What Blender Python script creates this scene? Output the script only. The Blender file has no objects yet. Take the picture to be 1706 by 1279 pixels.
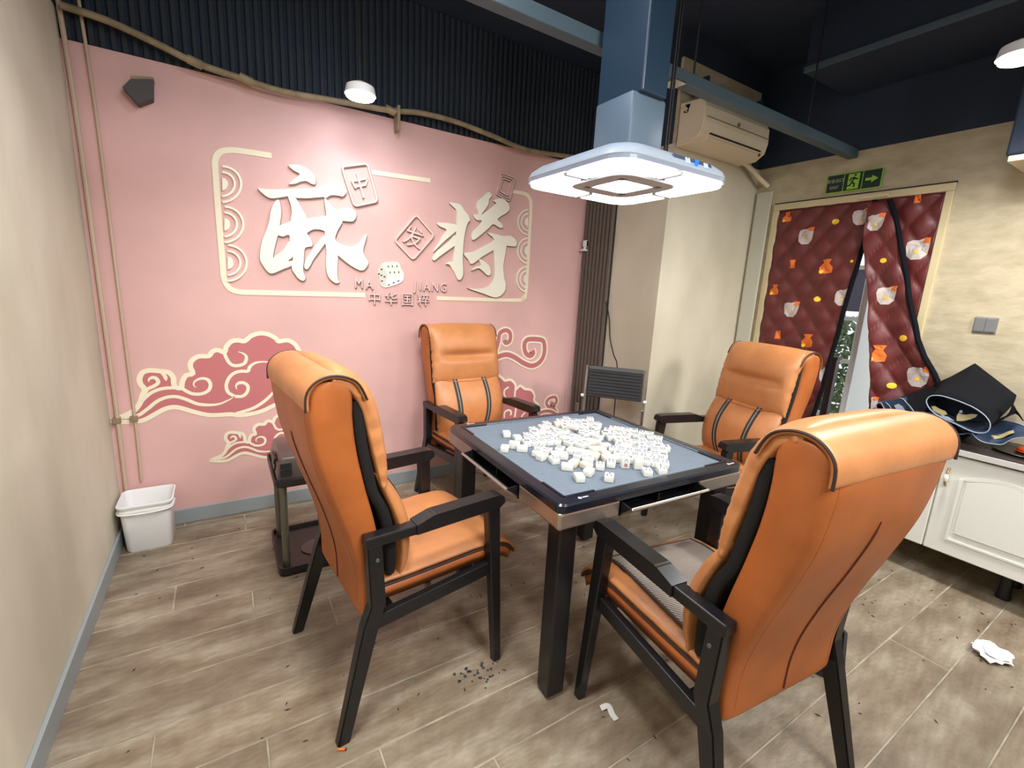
import bpy, bmesh, math, random
from mathutils import Vector, Matrix, noise
from mathutils.geometry import tessellate_polygon
R = math.radians
random.seed(7)
sc = bpy.context.scene
COL = sc.collection

# ------------------------------------------------------------------ camera
F_PX, YAW, PITCH, ROLL, CH = 762.04, 0.5666, -0.2038, 0.0514, 1.4391
_f = Vector((math.sin(YAW)*math.cos(PITCH), math.cos(YAW)*math.cos(PITCH), math.sin(PITCH)))
_r0 = Vector((math.cos(YAW), -math.sin(YAW), 0)); _u0 = _r0.cross(_f)
_r = _r0*math.cos(ROLL) + _u0*math.sin(ROLL); _u = -_r0*math.sin(ROLL) + _u0*math.cos(ROLL)
cam = bpy.data.objects.new('camera', bpy.data.cameras.new('camera')); COL.objects.link(cam)
cam.matrix_world = Matrix(((_r.x,_u.x,-_f.x,0),(_r.y,_u.y,-_f.y,0),(_r.z,_u.z,-_f.z,CH),(0,0,0,1)))
cam.data.sensor_width = 36; cam.data.lens = F_PX/1706*36; cam.data.clip_start = .02
sc.camera = cam

def P(px, py, ax, val):
    """point of the plane ax = val seen at a photograph pixel (used to read real positions)"""
    d = _f + _r*((px-853)/F_PX) - _u*((py-639.5)/F_PX)
    i = 'xyz'.index(ax); c = (0, 0, CH)
    return Vector(c) + d*((val-c[i])/d[i])

# ------------------------------------------------------------------ world, lights, exposure
w = bpy.data.worlds.new('world'); sc.world = w; w.use_nodes = True
w.node_tree.nodes['Background'].inputs[0].default_value = (.86, .93, 1, 1)
w.node_tree.nodes['Background'].inputs[1].default_value = 1.3
sc.view_settings.view_transform = 'Standard'; sc.view_settings.look = 'None'
sc.view_settings.exposure = 0.1; sc.view_settings.gamma = 1; sc.view_settings.use_curve_mapping = False
LAMP_STRENGTH = 11.0
# position, aim point, watts, cone (degrees)
SPOTS = [((0.69, 2.72, 2.40), (.75, 2.78, 0), 9, 155, .07), ((2.80, .70, 2.46), (2.6, .75, 0), 100, 172, .09),
         ((0.75, -.75, 2.46), (.95, 3.0, .7), 120, 100, .3), ((2.7, -1.2, 2.46), (3.3, 1.0, .8), 210, 95, .3),  # from here on, unseen fill spots added to brighten the room
         ((.15, .9, 2.72), (-.544, 1.1, 1.0), 125, 150, .2), ((1.25, -.35, 2.72), (1.2, .3, 0), 95, 165, .2),
         ((.55, 1.55, 2.92), (.92, 3.08, .60), 115, 84, .2)]
for p, aim, en, cone, soft in SPOTS:
    l = bpy.data.lights.new('spot_light', 'SPOT'); l.energy = en; l.shadow_soft_size = soft; l.spot_size = R(cone); l.spot_blend = 1
    l.color = (1.0, .975, .93)
    o = bpy.data.objects.new('spot_light', l); COL.objects.link(o); o.location = Vector(p)-Vector((0,0,.06))
    o.rotation_euler = (Vector(aim)-Vector(p)).to_track_quat('-Z', 'Y').to_euler()
SPOTS = [q[0] for q in SPOTS]

# ------------------------------------------------------------------ materials
def lin(c):
    return tuple((v/255/12.92 if v/255 <= .04045 else ((v/255+.055)/1.055)**2.4) for v in c)
def mat(name, col, rough=.5, metal=0, var=0, vscale=4, bump=0, bscale=60, col2=None, spec=None, emit=0, stretch=None, coat=0, detail=4):
    m = bpy.data.materials.new(name); m.use_nodes = True; nt = m.node_tree; b = nt.nodes['Principled BSDF']
    c = (*lin(col), 1); b.inputs['Base Color'].default_value = c
    b.inputs['Roughness'].default_value = rough; b.inputs['Metallic'].default_value = metal
    if spec is not None: b.inputs['Specular IOR Level'].default_value = spec
    if coat: b.inputs['Coat Weight'].default_value = coat; b.inputs['Coat Roughness'].default_value = .15
    if emit:
        b.inputs['Emission Color'].default_value = c; b.inputs['Emission Strength'].default_value = emit
    tc = nt.nodes.new('ShaderNodeTexCoord'); src = tc.outputs['Object']
    if stretch:
        mp = nt.nodes.new('ShaderNodeMapping'); mp.inputs['Scale'].default_value = stretch
        nt.links.new(src, mp.inputs[0]); src = mp.outputs[0]
    if var or col2:
        n = nt.nodes.new('ShaderNodeTexNoise'); n.inputs['Scale'].default_value = vscale; n.inputs['Detail'].default_value = detail
        nt.links.new(src, n.inputs['Vector'])
        rp = nt.nodes.new('ShaderNodeValToRGB'); rp.color_ramp.elements[0].position = .35; rp.color_ramp.elements[1].position = .65
        a = col2 if col2 else tuple(v*(1-var) for v in col)
        rp.color_ramp.elements[0].color = (*lin(a), 1); rp.color_ramp.elements[1].color = c
        nt.links.new(n.outputs[0], rp.inputs[0]); nt.links.new(rp.outputs[0], b.inputs['Base Color'])
    if bump:
        n2 = nt.nodes.new('ShaderNodeTexNoise'); n2.inputs['Scale'].default_value = bscale; n2.inputs['Detail'].default_value = 3
        nt.links.new(src, n2.inputs['Vector'])
        bp = nt.nodes.new('ShaderNodeBump'); bp.inputs['Strength'].default_value = bump; bp.inputs['Distance'].default_value = .004
        nt.links.new(n2.outputs[0], bp.inputs['Height']); nt.links.new(bp.outputs[0], b.inputs['Normal'])
    return m
def emis(name, col, s):
    m = bpy.data.materials.new(name); m.use_nodes = True; nt = m.node_tree; nt.nodes.remove(nt.nodes['Principled BSDF'])
    e = nt.nodes.new('ShaderNodeEmission'); e.inputs[0].default_value = (*lin(col), 1); e.inputs[1].default_value = s
    nt.links.new(e.outputs[0], nt.nodes['Material Output'].inputs[0]); return m

M = dict(
 pink=mat('pink_paint', (222,177,171), .62, var=.05, vscale=2.2, bump=.06, bscale=90),
 beige=mat('beige_plaster', (216,208,188), .75, col2=(198,190,168), vscale=2.4, bump=.35, bscale=22, stretch=(1,1,.55)),
 beige_r=mat('beige_wallcovering', (190,178,150), .75, col2=(172,160,132), vscale=9, bump=.4, bscale=26, stretch=(1,1,2.2)),
 navy=mat('navy_ceiling_paint', (38,52,72), .8, var=.2, vscale=2, bump=.3, bscale=14),
 navy2=mat('dark_blue_duct', (32,44,64), .7, var=.1),
 beam=mat('grey_painted_steel', (74,92,102), .55),
 rib=mat('dark_fluted_panel', (34,42,50), .75),
 slat=mat('brown_grey_slats', (104,94,84), .5, var=.1, vscale=20, stretch=(6,6,.6)),
 slatb=mat('slat_groove', (48,44,42), .7),
 base=mat('grey_baseboard', (150,158,160), .4),
 joint=mat('floor_joint', (176,165,143), .9, var=.25, vscale=8),
 cream=mat('cream_paint', (238,228,200), .6),
 cream2=mat('cream_acrylic', (236,231,212), .4),
 red=mat('dusty_red_paint', (190,112,114), .6),
 pinkch=mat('pale_pink_acrylic', (233,196,188), .45),
 shadowbrown=mat('painted_shadow_brown', (120,98,88), .5),  # painted drop shadow behind the raised wall lettering
 orange=mat('orange_leather', (180,100,46), .45, var=.10, vscale=7, bump=.12, bscale=260, spec=.45),
 orange_lit=mat('orange_leather_lit', (200,132,80), .42, var=.08, vscale=9, bump=.25, bscale=24, spec=.5),  # same leather as the shell, lightened for the light from above
 seam=mat('dark_brown_seam', (92,38,18), .6),
 pipg=mat('dark_piping', (50,30,24), .6),
 blk=mat('black_wood', (24,23,25), .32, var=.2, vscale=30, spec=.5),
 blkfab=mat('black_lining', (14,12,12), .9),
 stripe=mat('charcoal_band', (50,50,52), .7), zipm=mat('grey_zip', (150,142,122), .5),
 felt=mat('grey_blue_felt', (104,114,124), .95, var=.04, vscale=60, bump=.1, bscale=500),
 frame=mat('black_table_frame', (22,26,36), .22, spec=.6),
 silver=mat('brushed_silver', (186,176,166), .36, metal=.85, var=.06, vscale=60, stretch=(1,1,14)),
 blackpl=mat('black_plastic', (16,16,19), .38),
 tile=mat('ivory_white_tile', (216,217,210), .3, spec=.5), tileb=mat('cream_tile_back', (220,212,192), .3, spec=.5),
 ink=mat('dark_green_ink', (48,66,62), .6), inkr=mat('red_ink', (160,40,50), .6), inkb=mat('blue_ink', (50,60,100), .6),
 white=mat('white_plastic', (236,236,234), .35, var=.02), white2=mat('white_lacquer', (236,236,226), .3, spec=.5),
 counter=mat('black_countertop', (42,34,34), .3, var=.2, vscale=12), whedge=mat('pale_counter_edge', (205,203,198), .35),
 brass=mat('brass', (170,140,84), .35, metal=.8), porc=mat('porcelain', (238,236,230), .15),
 steel=mat('steel_tube', (128,128,112), .3, metal=.7), chrome=mat('chrome_tube', (190,190,188), .2, metal=.9),
 smoke=mat('smoky_brown_plastic', (72,60,56), .28, spec=.6), rack=mat('black_rack_plastic', (34,30,30), .35),
 maroon=mat('maroon_quilted_fabric', (104,40,38), .45, var=.12, vscale=5, bump=.3, bscale=30),
 bind=mat('black_binding', (9,10,18), .85, spec=.2),
 pwhite=mat('print_white', (196,184,178), .6), porange=mat('print_orange', (226,112,36), .6), pyellow=mat('print_yellow', (238,196,50), .6),
 doorf=mat('cream_door_frame', (206,190,150), .5, var=.05), stripw=mat('pale_trim', (196,194,178), .6), jambw=mat('white_jamb', (226,226,220), .5),
 neo=mat('black_rubber_mat', (15,15,20), .95, spec=.2, bump=.1, bscale=300), edge=mat('pale_blue_stitching', (150,166,184), .7),
 printm=mat('navy_printed_mat', (30,46,70), .7, col2=(40,58,84), vscale=9), printy=mat('mat_print_ochre', (178,164,116), .7), printw=mat('mat_print_pale', (168,180,194), .7),
 grey=mat('dark_grey_plastic', (84,86,86), .45), ac=mat('cream_plastic', (226,214,188), .4), dark=mat('dark_slot', (30,28,28), .6),
 teal=mat('dark_teal_metal', (36,56,74), .35, spec=.5), lampb=mat('grey_lamp_body', (162,172,184), .4), grille=mat('lamp_grille', (186,184,182), .5), lampr=mat('lamp_rim', (134,142,158), .3),
 pipet=mat('tan_wall_pipe', (192,168,146), .6), bamboo=mat('tan_conduit', (158,140,108), .6, var=.2, vscale=14), wire=mat('black_wire', (20,20,20), .6), hole=mat('charcoal_box', (70,66,66), .6),
 seatmat=mat('woven_grey_mat', (132,118,106), .85), seatmatd=mat('mat_border', (74,62,60), .8),
 orangepl=mat('orange_plastic', (236,82,28), .35), tissue=mat('white_tissue', (240,238,236), .9), seed=mat('seed_shell', (52,42,36), .8),
 signg=mat('dark_green_sign', (22,46,42), .35), signl=mat('lime_green', (150,196,66), .4), signw=mat('sign_letter', (170,186,150), .5),
 switch=mat('grey_switch', (112,114,114), .4), leaf=mat('hedge_green', (168,188,150), .8, var=.4, vscale=30), ext=mat('pale_concrete', (214,210,200), .8), brown=mat('brown_post', (86,64,62), .5),
 glassy=mat('pale_lavender_glass', (110,108,132), .2), dlight=mat('webcam_face', (20,22,26), .2), chairblk=mat('black_mesh_cloth', (40,40,42), .6, bump=.2, bscale=90), armg=mat('olive_grey_pad', (86,88,78), .5),
)
M['panel'] = emis('white_led_panel', (250,250,255), LAMP_STRENGTH)
M['led'] = emis('led_bulb', (235,242,255), 60); M['disp'] = emis('display_white', (205,228,250), 1.6); M['dispb'] = emis('display_blue', (40,110,255), 2.2)

# stone-look floor plank: colour grain + per-object tone
def floor_mat():
    m = bpy.data.materials.new('stone_look_plank'); m.use_nodes = True; nt = m.node_tree; b = nt.nodes['Principled BSDF']; L = nt.links
    g = nt.nodes.new('ShaderNodeNewGeometry'); oi = nt.nodes.new('ShaderNodeObjectInfo')
    mp = nt.nodes.new('ShaderNodeMapping'); mp.inputs['Scale'].default_value = (1, 2.6, 1); L.new(g.outputs['Position'], mp.inputs[0])
    n1 = nt.nodes.new('ShaderNodeTexNoise'); n1.inputs['Scale'].default_value = 3.2; n1.inputs['Detail'].default_value = 6; n1.inputs['Roughness'].default_value = .65; L.new(mp.outputs[0], n1.inputs['Vector'])
    n2 = nt.nodes.new('ShaderNodeTexNoise'); n2.inputs['Scale'].default_value = 26; n2.inputs['Detail'].default_value = 5; L.new(mp.outputs[0], n2.inputs['Vector'])
    r1 = nt.nodes.new('ShaderNodeValToRGB'); e = r1.color_ramp.elements
    e[0].position = .32; e[0].color = (*lin((112,95,77)), 1); e[1].position = .68; e[1].color = (*lin((168,157,138)), 1)
    k = e.new(.5); k.color = (*lin((139,124,104)), 1); L.new(n1.outputs[0], r1.inputs[0])
    mx = nt.nodes.new('ShaderNodeMix'); mx.data_type = 'RGBA'; mx.blend_type = 'MULTIPLY'; mx.inputs[0].default_value = .38
    r2 = nt.nodes.new('ShaderNodeValToRGB'); r2.color_ramp.elements[0].position = .3; r2.color_ramp.elements[0].color = (.55,.52,.48,1); r2.color_ramp.elements[1].position = .62; r2.color_ramp.elements[1].color = (1,1,1,1)
    L.new(n2.outputs[0], r2.inputs[0]); L.new(r1.outputs[0], mx.inputs[6]); L.new(r2.outputs[0], mx.inputs[7])
    hs = nt.nodes.new('ShaderNodeHueSaturation'); mr = nt.nodes.new('ShaderNodeMapRange'); mr.inputs[3].default_value = .88; mr.inputs[4].default_value = 1.1
    L.new(oi.outputs['Random'], mr.inputs[0]); L.new(mr.outputs[0], hs.inputs['Value']); L.new(mx.outputs[2], hs.inputs['Color']); L.new(hs.outputs[0], b.inputs['Base Color'])
    b.inputs['Roughness'].default_value = .42
    bp = nt.nodes.new('ShaderNodeBump'); bp.inputs['Strength'].default_value = .35; bp.inputs['Distance'].default_value = .004; L.new(n2.outputs[0], bp.inputs['Height']); L.new(bp.outputs[0], b.inputs['Normal'])
    return m
M['plank'] = floor_mat()
# woven pattern for the seat mat
def weave():
    m = M['seatmat']; nt = m.node_tree; b = nt.nodes['Principled BSDF']
    tc = nt.nodes.new('ShaderNodeTexCoord'); wv = nt.nodes.new('ShaderNodeTexWave'); wv.inputs['Scale'].default_value = 45; wv.bands_direction = 'DIAGONAL'; wv.inputs['Distortion'].default_value = 1
    rp = nt.nodes.new('ShaderNodeValToRGB'); rp.color_ramp.elements[0].color = (*lin((92,80,72)), 1); rp.color_ramp.elements[1].color = (*lin((176,164,150)), 1)
    nt.links.new(tc.outputs['Object'], wv.inputs['Vector']); nt.links.new(wv.outputs[0], rp.inputs[0]); nt.links.new(rp.outputs[0], b.inputs['Base Color'])
weave()

# ------------------------------------------------------------------ helpers
def new(): return bmesh.new()
def box(bm, x0, x1, y0, y1, z0, z1, bev=0, rot=None, seg=2):
    c = Vector(((x0+x1)/2, (y0+y1)/2, (z0+z1)/2))
    t = Matrix.Translation(c)
    if rot is not None: t = t @ rot
    r = bmesh.ops.create_cube(bm, size=1, matrix=t @ Matrix.Diagonal((abs(x1-x0), abs(y1-y0), abs(z1-z0), 1)))
    if bev:
        es = list({e for v in r['verts'] for e in v.link_edges})
        bmesh.ops.bevel(bm, geom=es, offset=bev, segments=seg, affect='EDGES', profile=.5)
    return bm
def hexa(bm, b, t, bev=0):
    """solid between quad b (4 pts) and quad t (4 pts)"""
    vb = [bm.verts.new(p) for p in b]; vt = [bm.verts.new(p) for p in t]
    fs = [bm.faces.new(vb[::-1]), bm.faces.new(vt)]
    for i in range(4): fs.append(bm.faces.new((vb[i], vb[(i+1)%4], vt[(i+1)%4], vt[i])))
    if bev: bmesh.ops.bevel(bm, geom=list({e for f in fs for e in f.edges}), offset=bev, segments=2, affect='EDGES', profile=.5)
    return bm
def cyl(bm, a, b, r1, r2=None, n=16):
    a, b = Vector(a), Vector(b); d = b-a; r2 = r1 if r2 is None else r2
    m = Matrix.Translation((a+b)/2) @ d.to_track_quat('Z', 'Y').to_matrix().to_4x4()
    bmesh.ops.create_cone(bm, cap_ends=True, segments=n, radius1=r1, radius2=r2, depth=d.length, matrix=m); return bm
def sph(bm, c, r, s=(1,1,1), n=12):
    bmesh.ops.create_uvsphere(bm, u_segments=n, v_segments=max(6, n//2), radius=r, matrix=Matrix.Translation(c) @ Matrix.Diagonal((*s, 1))); return bm
def lathe(bm, prof, c, n=24):
    rings = [[bm.verts.new((c[0]+r*math.cos(2*math.pi*k/n), c[1]+r*math.sin(2*math.pi*k/n), c[2]+z)) for k in range(n)] for r, z in prof]
    for a, b in zip(rings, rings[1:]):
        for k in range(n): bm.faces.new((a[k], a[(k+1)%n], b[(k+1)%n], b[k]))
    bm.faces.new(rings[0][::-1]); bm.faces.new(rings[-1]); return bm
def cr(pts, n=6, closed=False):
    """Catmull-Rom through points"""
    pts = [Vector(p) for p in pts]; out = []; N = len(pts)
    for i in range(N if closed else N-1):
        if closed: p0, p1, p2, p3 = (pts[(i+k-1) % N] for k in range(4))
        else: p0, p1, p2, p3 = pts[max(i-1,0)], pts[i], pts[i+1], pts[min(i+2,N-1)]
        for k in range(n):
            t = k/n; out.append(.5*((2*p1)+(p2-p0)*t+(2*p0-5*p1+4*p2-p3)*t*t+(3*p1-p0-3*p2+p3)*t**3))
    if not closed: out.append(pts[-1])
    return out
def tube(bm, pts, r, n=8, closed=False):
    pts = [Vector(p) for p in pts]; rings = []; N = len(pts); s = None
    for i, p in enumerate(pts):
        d = (pts[(i+1)%N]-pts[i-1]) if closed else (pts[min(i+1,N-1)]-pts[max(i-1,0)])
        d.normalize()
        if s is None: s = d.cross(Vector((0,0,1)) if abs(d.z) < .9 else Vector((0,1,0)))
        else:
            q = s-d*s.dot(d); s = q if q.length > 1e-6 else s
        s.normalize(); t = s.cross(d)
        rr = r[i] if isinstance(r, (list, tuple)) else r
        rings.append([bm.verts.new(p+(s*math.cos(2*math.pi*k/n)+t*math.sin(2*math.pi*k/n))*rr) for k in range(n)])
    for i in range(N if closed else N-1):
        a, b = rings[i], rings[(i+1)%N]
        for k in range(n): bm.faces.new((a[k], a[(k+1)%n], b[(k+1)%n], b[k]))
    if not closed: bm.faces.new(rings[0][::-1]); bm.faces.new(rings[-1])
    return bm
def link(name, me, m, parent=None, shift=None):
    o = bpy.data.objects.new(name, me); COL.objects.link(o)
    if m is not None:
        me.materials.clear()
        for q in (m if isinstance(m, (list, tuple)) else [m]): me.materials.append(q)
    if parent is not None:
        o.parent = parent
        if shift: o.location = (-parent.location[0], -parent.location[1], -parent.location[2])
    return o
def obj(name, bm, m, parent=None, smooth=False, world=True):
    """one mesh object; world=True: bm is in world coordinates even under a moved parent"""
    bmesh.ops.recalc_face_normals(bm, faces=bm.faces)
    me = bpy.data.meshes.new(name); bm.to_mesh(me); bm.free()
    if smooth:
        for p in me.polygons: p.use_smooth = True
        if smooth != 'all': me.set_sharp_from_angle(angle=R(smooth if smooth is not True else 40))
    return link(name, me, m, parent, world and parent is not None)
def tag(o, label, cat, group=None, kind=None):
    o['label'] = label; o['category'] = cat
    if group: o['group'] = group
    if kind: o['kind'] = kind
    return o
def thing(name, label, cat, loc=(0,0,0), rz=0, group=None):
    o = bpy.data.objects.new(name, None); COL.objects.link(o); o.location = loc; o.rotation_euler = (0,0,rz); o.empty_display_size = .05
    return tag(o, label, cat, group)
def struct(o): o['kind'] = 'structure'; return o
def sbox(name, m, *a, parent=None, bev=0):
    o = obj(name, box(new(), *a, bev=bev), m, parent)
    if parent is None: struct(o)
    return o
def copy_tree(o, parent=None):
    c = o.copy(); COL.objects.link(c)
    if parent: c.parent = parent
    for ch in list(o.children): copy_tree(ch, c)
    return c
def poly_prism(bm, pts, nrm, th):
    """pts: 3D planar polygon, extruded by th along nrm"""
    nrm = Vector(nrm); tri = tessellate_polygon([pts])
    a = [bm.verts.new(p) for p in pts]; b = [bm.verts.new(Vector(p)+nrm*th) for p in pts]
    for t in tri:
        try: bm.faces.new([b[i] for i in t]); bm.faces.new([a[i] for i in t][::-1])
        except ValueError: pass
    n = len(pts)
    for i in range(n): bm.faces.new((a[i], a[(i+1)%n], b[(i+1)%n], b[i]))
    return bm
def ribbon(bm, pts, wd, nrm, th, closed=False, taper=False):
    pts = [Vector(p) for p in pts]; nrm = Vector(nrm); N = len(pts); A = []
    for i, p in enumerate(pts):
        d = (pts[(i+1)%N]-pts[i-1]) if closed else (pts[min(i+1,N-1)]-pts[max(i-1,0)])
        s = d.cross(nrm); s = s.normalized() if s.length > 1e-9 else Vector((1,0,0))
        k = wd/2
        if taper: k *= min(1, .15+(N-1-i)/(N*.35))
        A.append([bm.verts.new(p+s*k), bm.verts.new(p-s*k), bm.verts.new(p-s*k+nrm*th), bm.verts.new(p+s*k+nrm*th)])
    for i in range(N if closed else N-1):
        a, b = A[i], A[(i+1)%N]
        for k in range(4): bm.faces.new((a[k], a[(k+1)%4], b[(k+1)%4], b[k]))
    if not closed: bm.faces.new(A[0]); bm.faces.new(A[-1][::-1])
    return bm
_txt = {}
def text_mesh(s, size, ext=.002, align='CENTER', offset=0):
    key = (s, size, ext, offset)
    if key in _txt: return _txt[key]
    cu = bpy.data.curves.new('text', 'FONT'); cu.body = s; cu.size = size; cu.extrude = ext; cu.align_x = 'CENTER'; cu.align_y = 'CENTER'; cu.resolution_u = 2; cu.offset = offset
    t = bpy.data.objects.new('text_tmp', cu); COL.objects.link(t); bpy.context.view_layer.update()
    me = bpy.data.meshes.new_from_object(t.evaluated_get(bpy.context.evaluated_depsgraph_get()))
    bpy.data.objects.remove(t); bpy.data.curves.remove(cu); _txt[key] = me; return me
def text(name, s, size, loc, rot, m, parent=None, ext=.002, offset=0, sx=1):
    me = text_mesh(s, size, ext, offset=offset).copy(); o = link(name, me, m, parent)
    o.location = Vector(loc)-(Vector(parent.location) if parent is not None else Vector()); o.rotation_euler = rot; o.scale = (sx,1,1); return o
BACK = (R(90), 0, 0); DOORW = (R(90), 0, R(-90))

# ------------------------------------------------------------------ room
XL, XR, YB, YF, ZT, ZC = -.544, 3.616, 3.084, -2.6, 2.444, 3.12
BX, BY = 2.615, 2.255
floor = sbox('floor', M['joint'], XL-.1, XR+.1, YF-.1, YB+.1, -.08, -.002)
PW, PL = .205, 1.2
row = 0
k0 = -9; k1 = 20
for k in range(k0, k1):
    y0 = 1.395-PW*k; y1 = y0+PW
    if y1 < YF or y0 > YB: continue
    x = (-.27+.3*k) % PL - PL*2
    while x < XR:
        a, b = max(x, XL), min(x+PL, XR)
        if b-a > .03 and not (a > BX and y0 > BY+.1):
            h = random.uniform(-.0012, .0012); g = .0028
            bm = new(); box(bm, a+g, b-g, max(y0, YF)+g, min(y1, YB)-g, -.004, .0+h, bev=.0018, seg=1)
            obj('floor_plank', bm, M['plank'], floor, world=True)
        x += PL
sbox('ceiling', M['navy'], XL-.1, XR+.1, YF-.1, YB+.1, ZC, ZC+.08)
wl = sbox('wall_left', M['beige'], XL-.1, XL, YF-.1, YB+.1, 0, ZT+.12)
sbox('upper_band', M['navy'], XL-.1, XL+.004, YF-.1, YB+.1, ZT+.12, ZC, parent=wl)
wb = sbox('wall_back', M['pink'], XL, BX, YB, YB+.1, 0, ZT)
sbox('upper_band', M['navy'], XL, BX, YB+.01, YB+.1, ZT, ZC, parent=wb)
for i in range(79):                                     # fluted band above the pink wall
    x = XL+.02+i*.04
    bm = new(); box(bm, x, x+.024, YB-.012, YB+.012, ZT+.001, ZC-.002, bev=.004, seg=1)
    obj('flute', bm, M['rib'], wb)
wf = sbox('wall_front', M['beige'], XL-.1, XR+.1, YF-.1, YF, 0, ZC)
# protruding block with the air conditioner
blk = sbox('wall_block', M['beige'], BX, XR+.1, BY, YB+.1, 0, ZT)
sbox('upper_block', M['navy'], BX, XR+.1, BY+.02, YB+.1, ZT, ZC, parent=blk)
bm = new(); box(bm, BX-.004, 3.50, BY-.003, BY+.019, ZT, 2.955, bev=.004); obj('upper_board', bm, M['beige_r'], blk)
# slatted panel on the block's left side
sp = sbox('trim_1', M['slatb'], BX-.012, BX-.001, 2.735, YB-.004, .09, ZT); 
ns = 8
for i in range(ns):
    y0 = 2.74+i*(YB-2.745)/ns
    obj('slat', box(new(), BX-.032, BX-.008, y0, y0+.030, .09, ZT, bev=.006), M['slat'], sp)
# door wall with an opening
DY0, DY1, DZ = 1.085, 2.045, 2.12
wr = obj('wall_right', new(), M['beige_r']); struct(wr)
bm = new()
box(bm, XR, XR+.12, YF-.1, DY0, 0, ZT); box(bm, XR, XR+.12, DY1, BY+.1, 0, ZT); box(bm, XR, XR+.12, DY0, DY1, DZ, ZT)
bm.to_mesh(wr.data); bm.free(); wr.data.materials.clear(); wr.data.materials.append(M['beige_r'])
sbox('upper_band', M['navy'], XR+.003, XR+.12, YF-.1, BY+.1, ZT+.0005, ZC, parent=wr)
# baseboards
sbox('baseboard_back', M['base'], XL+.014, BX-.033, YB-.014, YB, 0, .088, bev=.003)
sbox('baseboard_left', M['base'], XL, XL+.014, YF, YB, 0, .088, bev=.003)
sbox('baseboard_block', M['base'], BX, XR, BY-.014, BY, 0, .088, bev=.003)
# door frame
df = obj('door_1', box(new(), XR-.022, XR+.02, DY0-.04, DY0, 0, DZ, bev=.004), M['doorf']); struct(df)
obj('frame_side', box(new(), XR-.022, XR+.02, DY1, DY1+.04, 0, DZ, bev=.004), M['doorf'], df)
obj('frame_head', box(new(), XR-.022, XR+.02, DY0-.04, DY1+.04, DZ, DZ+.045, bev=.004), M['doorf'], df)
obj('frame_shadow_gap', box(new(), XR-.012, XR+.01, DY0-.04, DY1+.04, DZ+.0455, DZ+.054), M['dark'], df)
obj('closer_plate', box(new(), XR-.034, XR-.02, 1.36, 1.52, DZ+.008, DZ+.034, bev=.003), M['doorf'], df)
obj('jamb', box(new(), XR+.02, XR+.12, DY0-.002, DY0+.02, 0, DZ), M['jambw'], df)
sbox('trim_2', M['stripw'], XR-.02, XR-.001, 2.115, 2.235, .0, 2.27, bev=.006)

# outside seen through the gap in the curtain
og = sbox('outside_floor', M['ext'], XR+.12, 9, -1.5, 6, -.08, -.01)
bm = new(); box(bm, 5.0, 5.1, 1.9, 3.9, 0, .28); obj('outside_kerb', bm, M['ext'], og)
fr = thing('outdoor_fence', 'pale metal fence outside beyond the gap in the curtain', 'fence', (4.6, 2.1, 0))
for y in (1.75, 2.05, 2.35, 2.65): obj('post', box(new(), 4.6, 4.64, y, y+.035, 0, 2.3), M['jambw'], fr)
for z in (.45, .95, 1.32, 1.75): obj('rail', box(new(), 4.59, 4.63, 1.7, 2.9, z, z+.035), M['jambw'], fr)
hd = new()
for i in range(2600):
    c = Vector((random.uniform(4.9, 5.15), random.uniform(1.6, 3.3), random.uniform(.25, 1.36)))
    a = Vector((random.uniform(-1,1), random.uniform(-1,1), random.uniform(-1,1))).normalized()*.05; b = a.cross(Vector((random.random(), random.random(), .3))).normalized()*.025
    hd.faces.new([hd.verts.new(c-a), hd.verts.new(c+b), hd.verts.new(c+a), hd.verts.new(c-b)])
tag(obj('hedge', hd, M['leaf']), 'green hedge leaves behind the pale fence outside the door', 'hedge', kind='stuff')
obj('tinted_panel', box(new(), 4.605, 4.625, 1.7, 2.9, 1.40, 1.75), M['glassy'], fr)
ps = thing('outdoor_post', 'brown post standing outside behind the parted curtain', 'post', (4.15, 1.70, 0))
obj('shaft', box(new(), 4.12, 4.18, 1.685, 1.735, -.01, 1.02, bev=.004), M['brown'], ps); obj('cap', box(new(), 4.11, 4.19, 1.675, 1.745, 1.02, 1.04), M['brown'], ps)
dl = thing('open_door_leaf', 'white door leaf standing open outside the curtain gap', 'door', (3.75, 1.43, 0))
obj('leaf_panel', box(new(), XR+.13, 4.30, 1.415, 1.45, 0, 2.05, bev=.003), M['jambw'], dl)
obj('glass', box(new(), 3.86, 4.2, 1.45, 1.454, .3, 1.9), M['glassy'], dl)
obj('edge_strip', box(new(), 3.80, 3.83, 1.45, 1.456, 0, 2.05), M['bind'], dl)

# ------------------------------------------------------------------ mural on the pink wall
NB = (0,-1,0)
def W(p, zo=(0,0,1)):
    """pixel of a zoomed crop (origin x, y, scale) to the plane of the pink wall"""
    return P(zo[0]+p[0]*zo[2], zo[1]+p[1]*zo[2], 'y', YB)
Z1 = (330,220,.3517); ZA = (420,265,.172); ZJ = (710,285,.17206); Z3 = (180,540,.16413); Z4 = (340,540,.18771); Z5 = (800,530,.13289); Z6 = (580,430,.09965)
def off(pts, d): return [p+Vector((0,-d,0)) for p in pts]
def wpoly(bm, pts, zo, d0, th, jag=0):
    q = [W(p, zo) for p in pts]
    return poly_prism(bm, off(q, d0), NB, th)
def wline(bm, pts, zo, wd, d0, th, closed=False, smooth=6, taper=False):
    q = [W(p, zo) for p in pts]
    if smooth: q = cr(q, smooth, closed)
    return ribbon(bm, off(q, d0), wd, NB, th, closed, taper)
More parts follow.
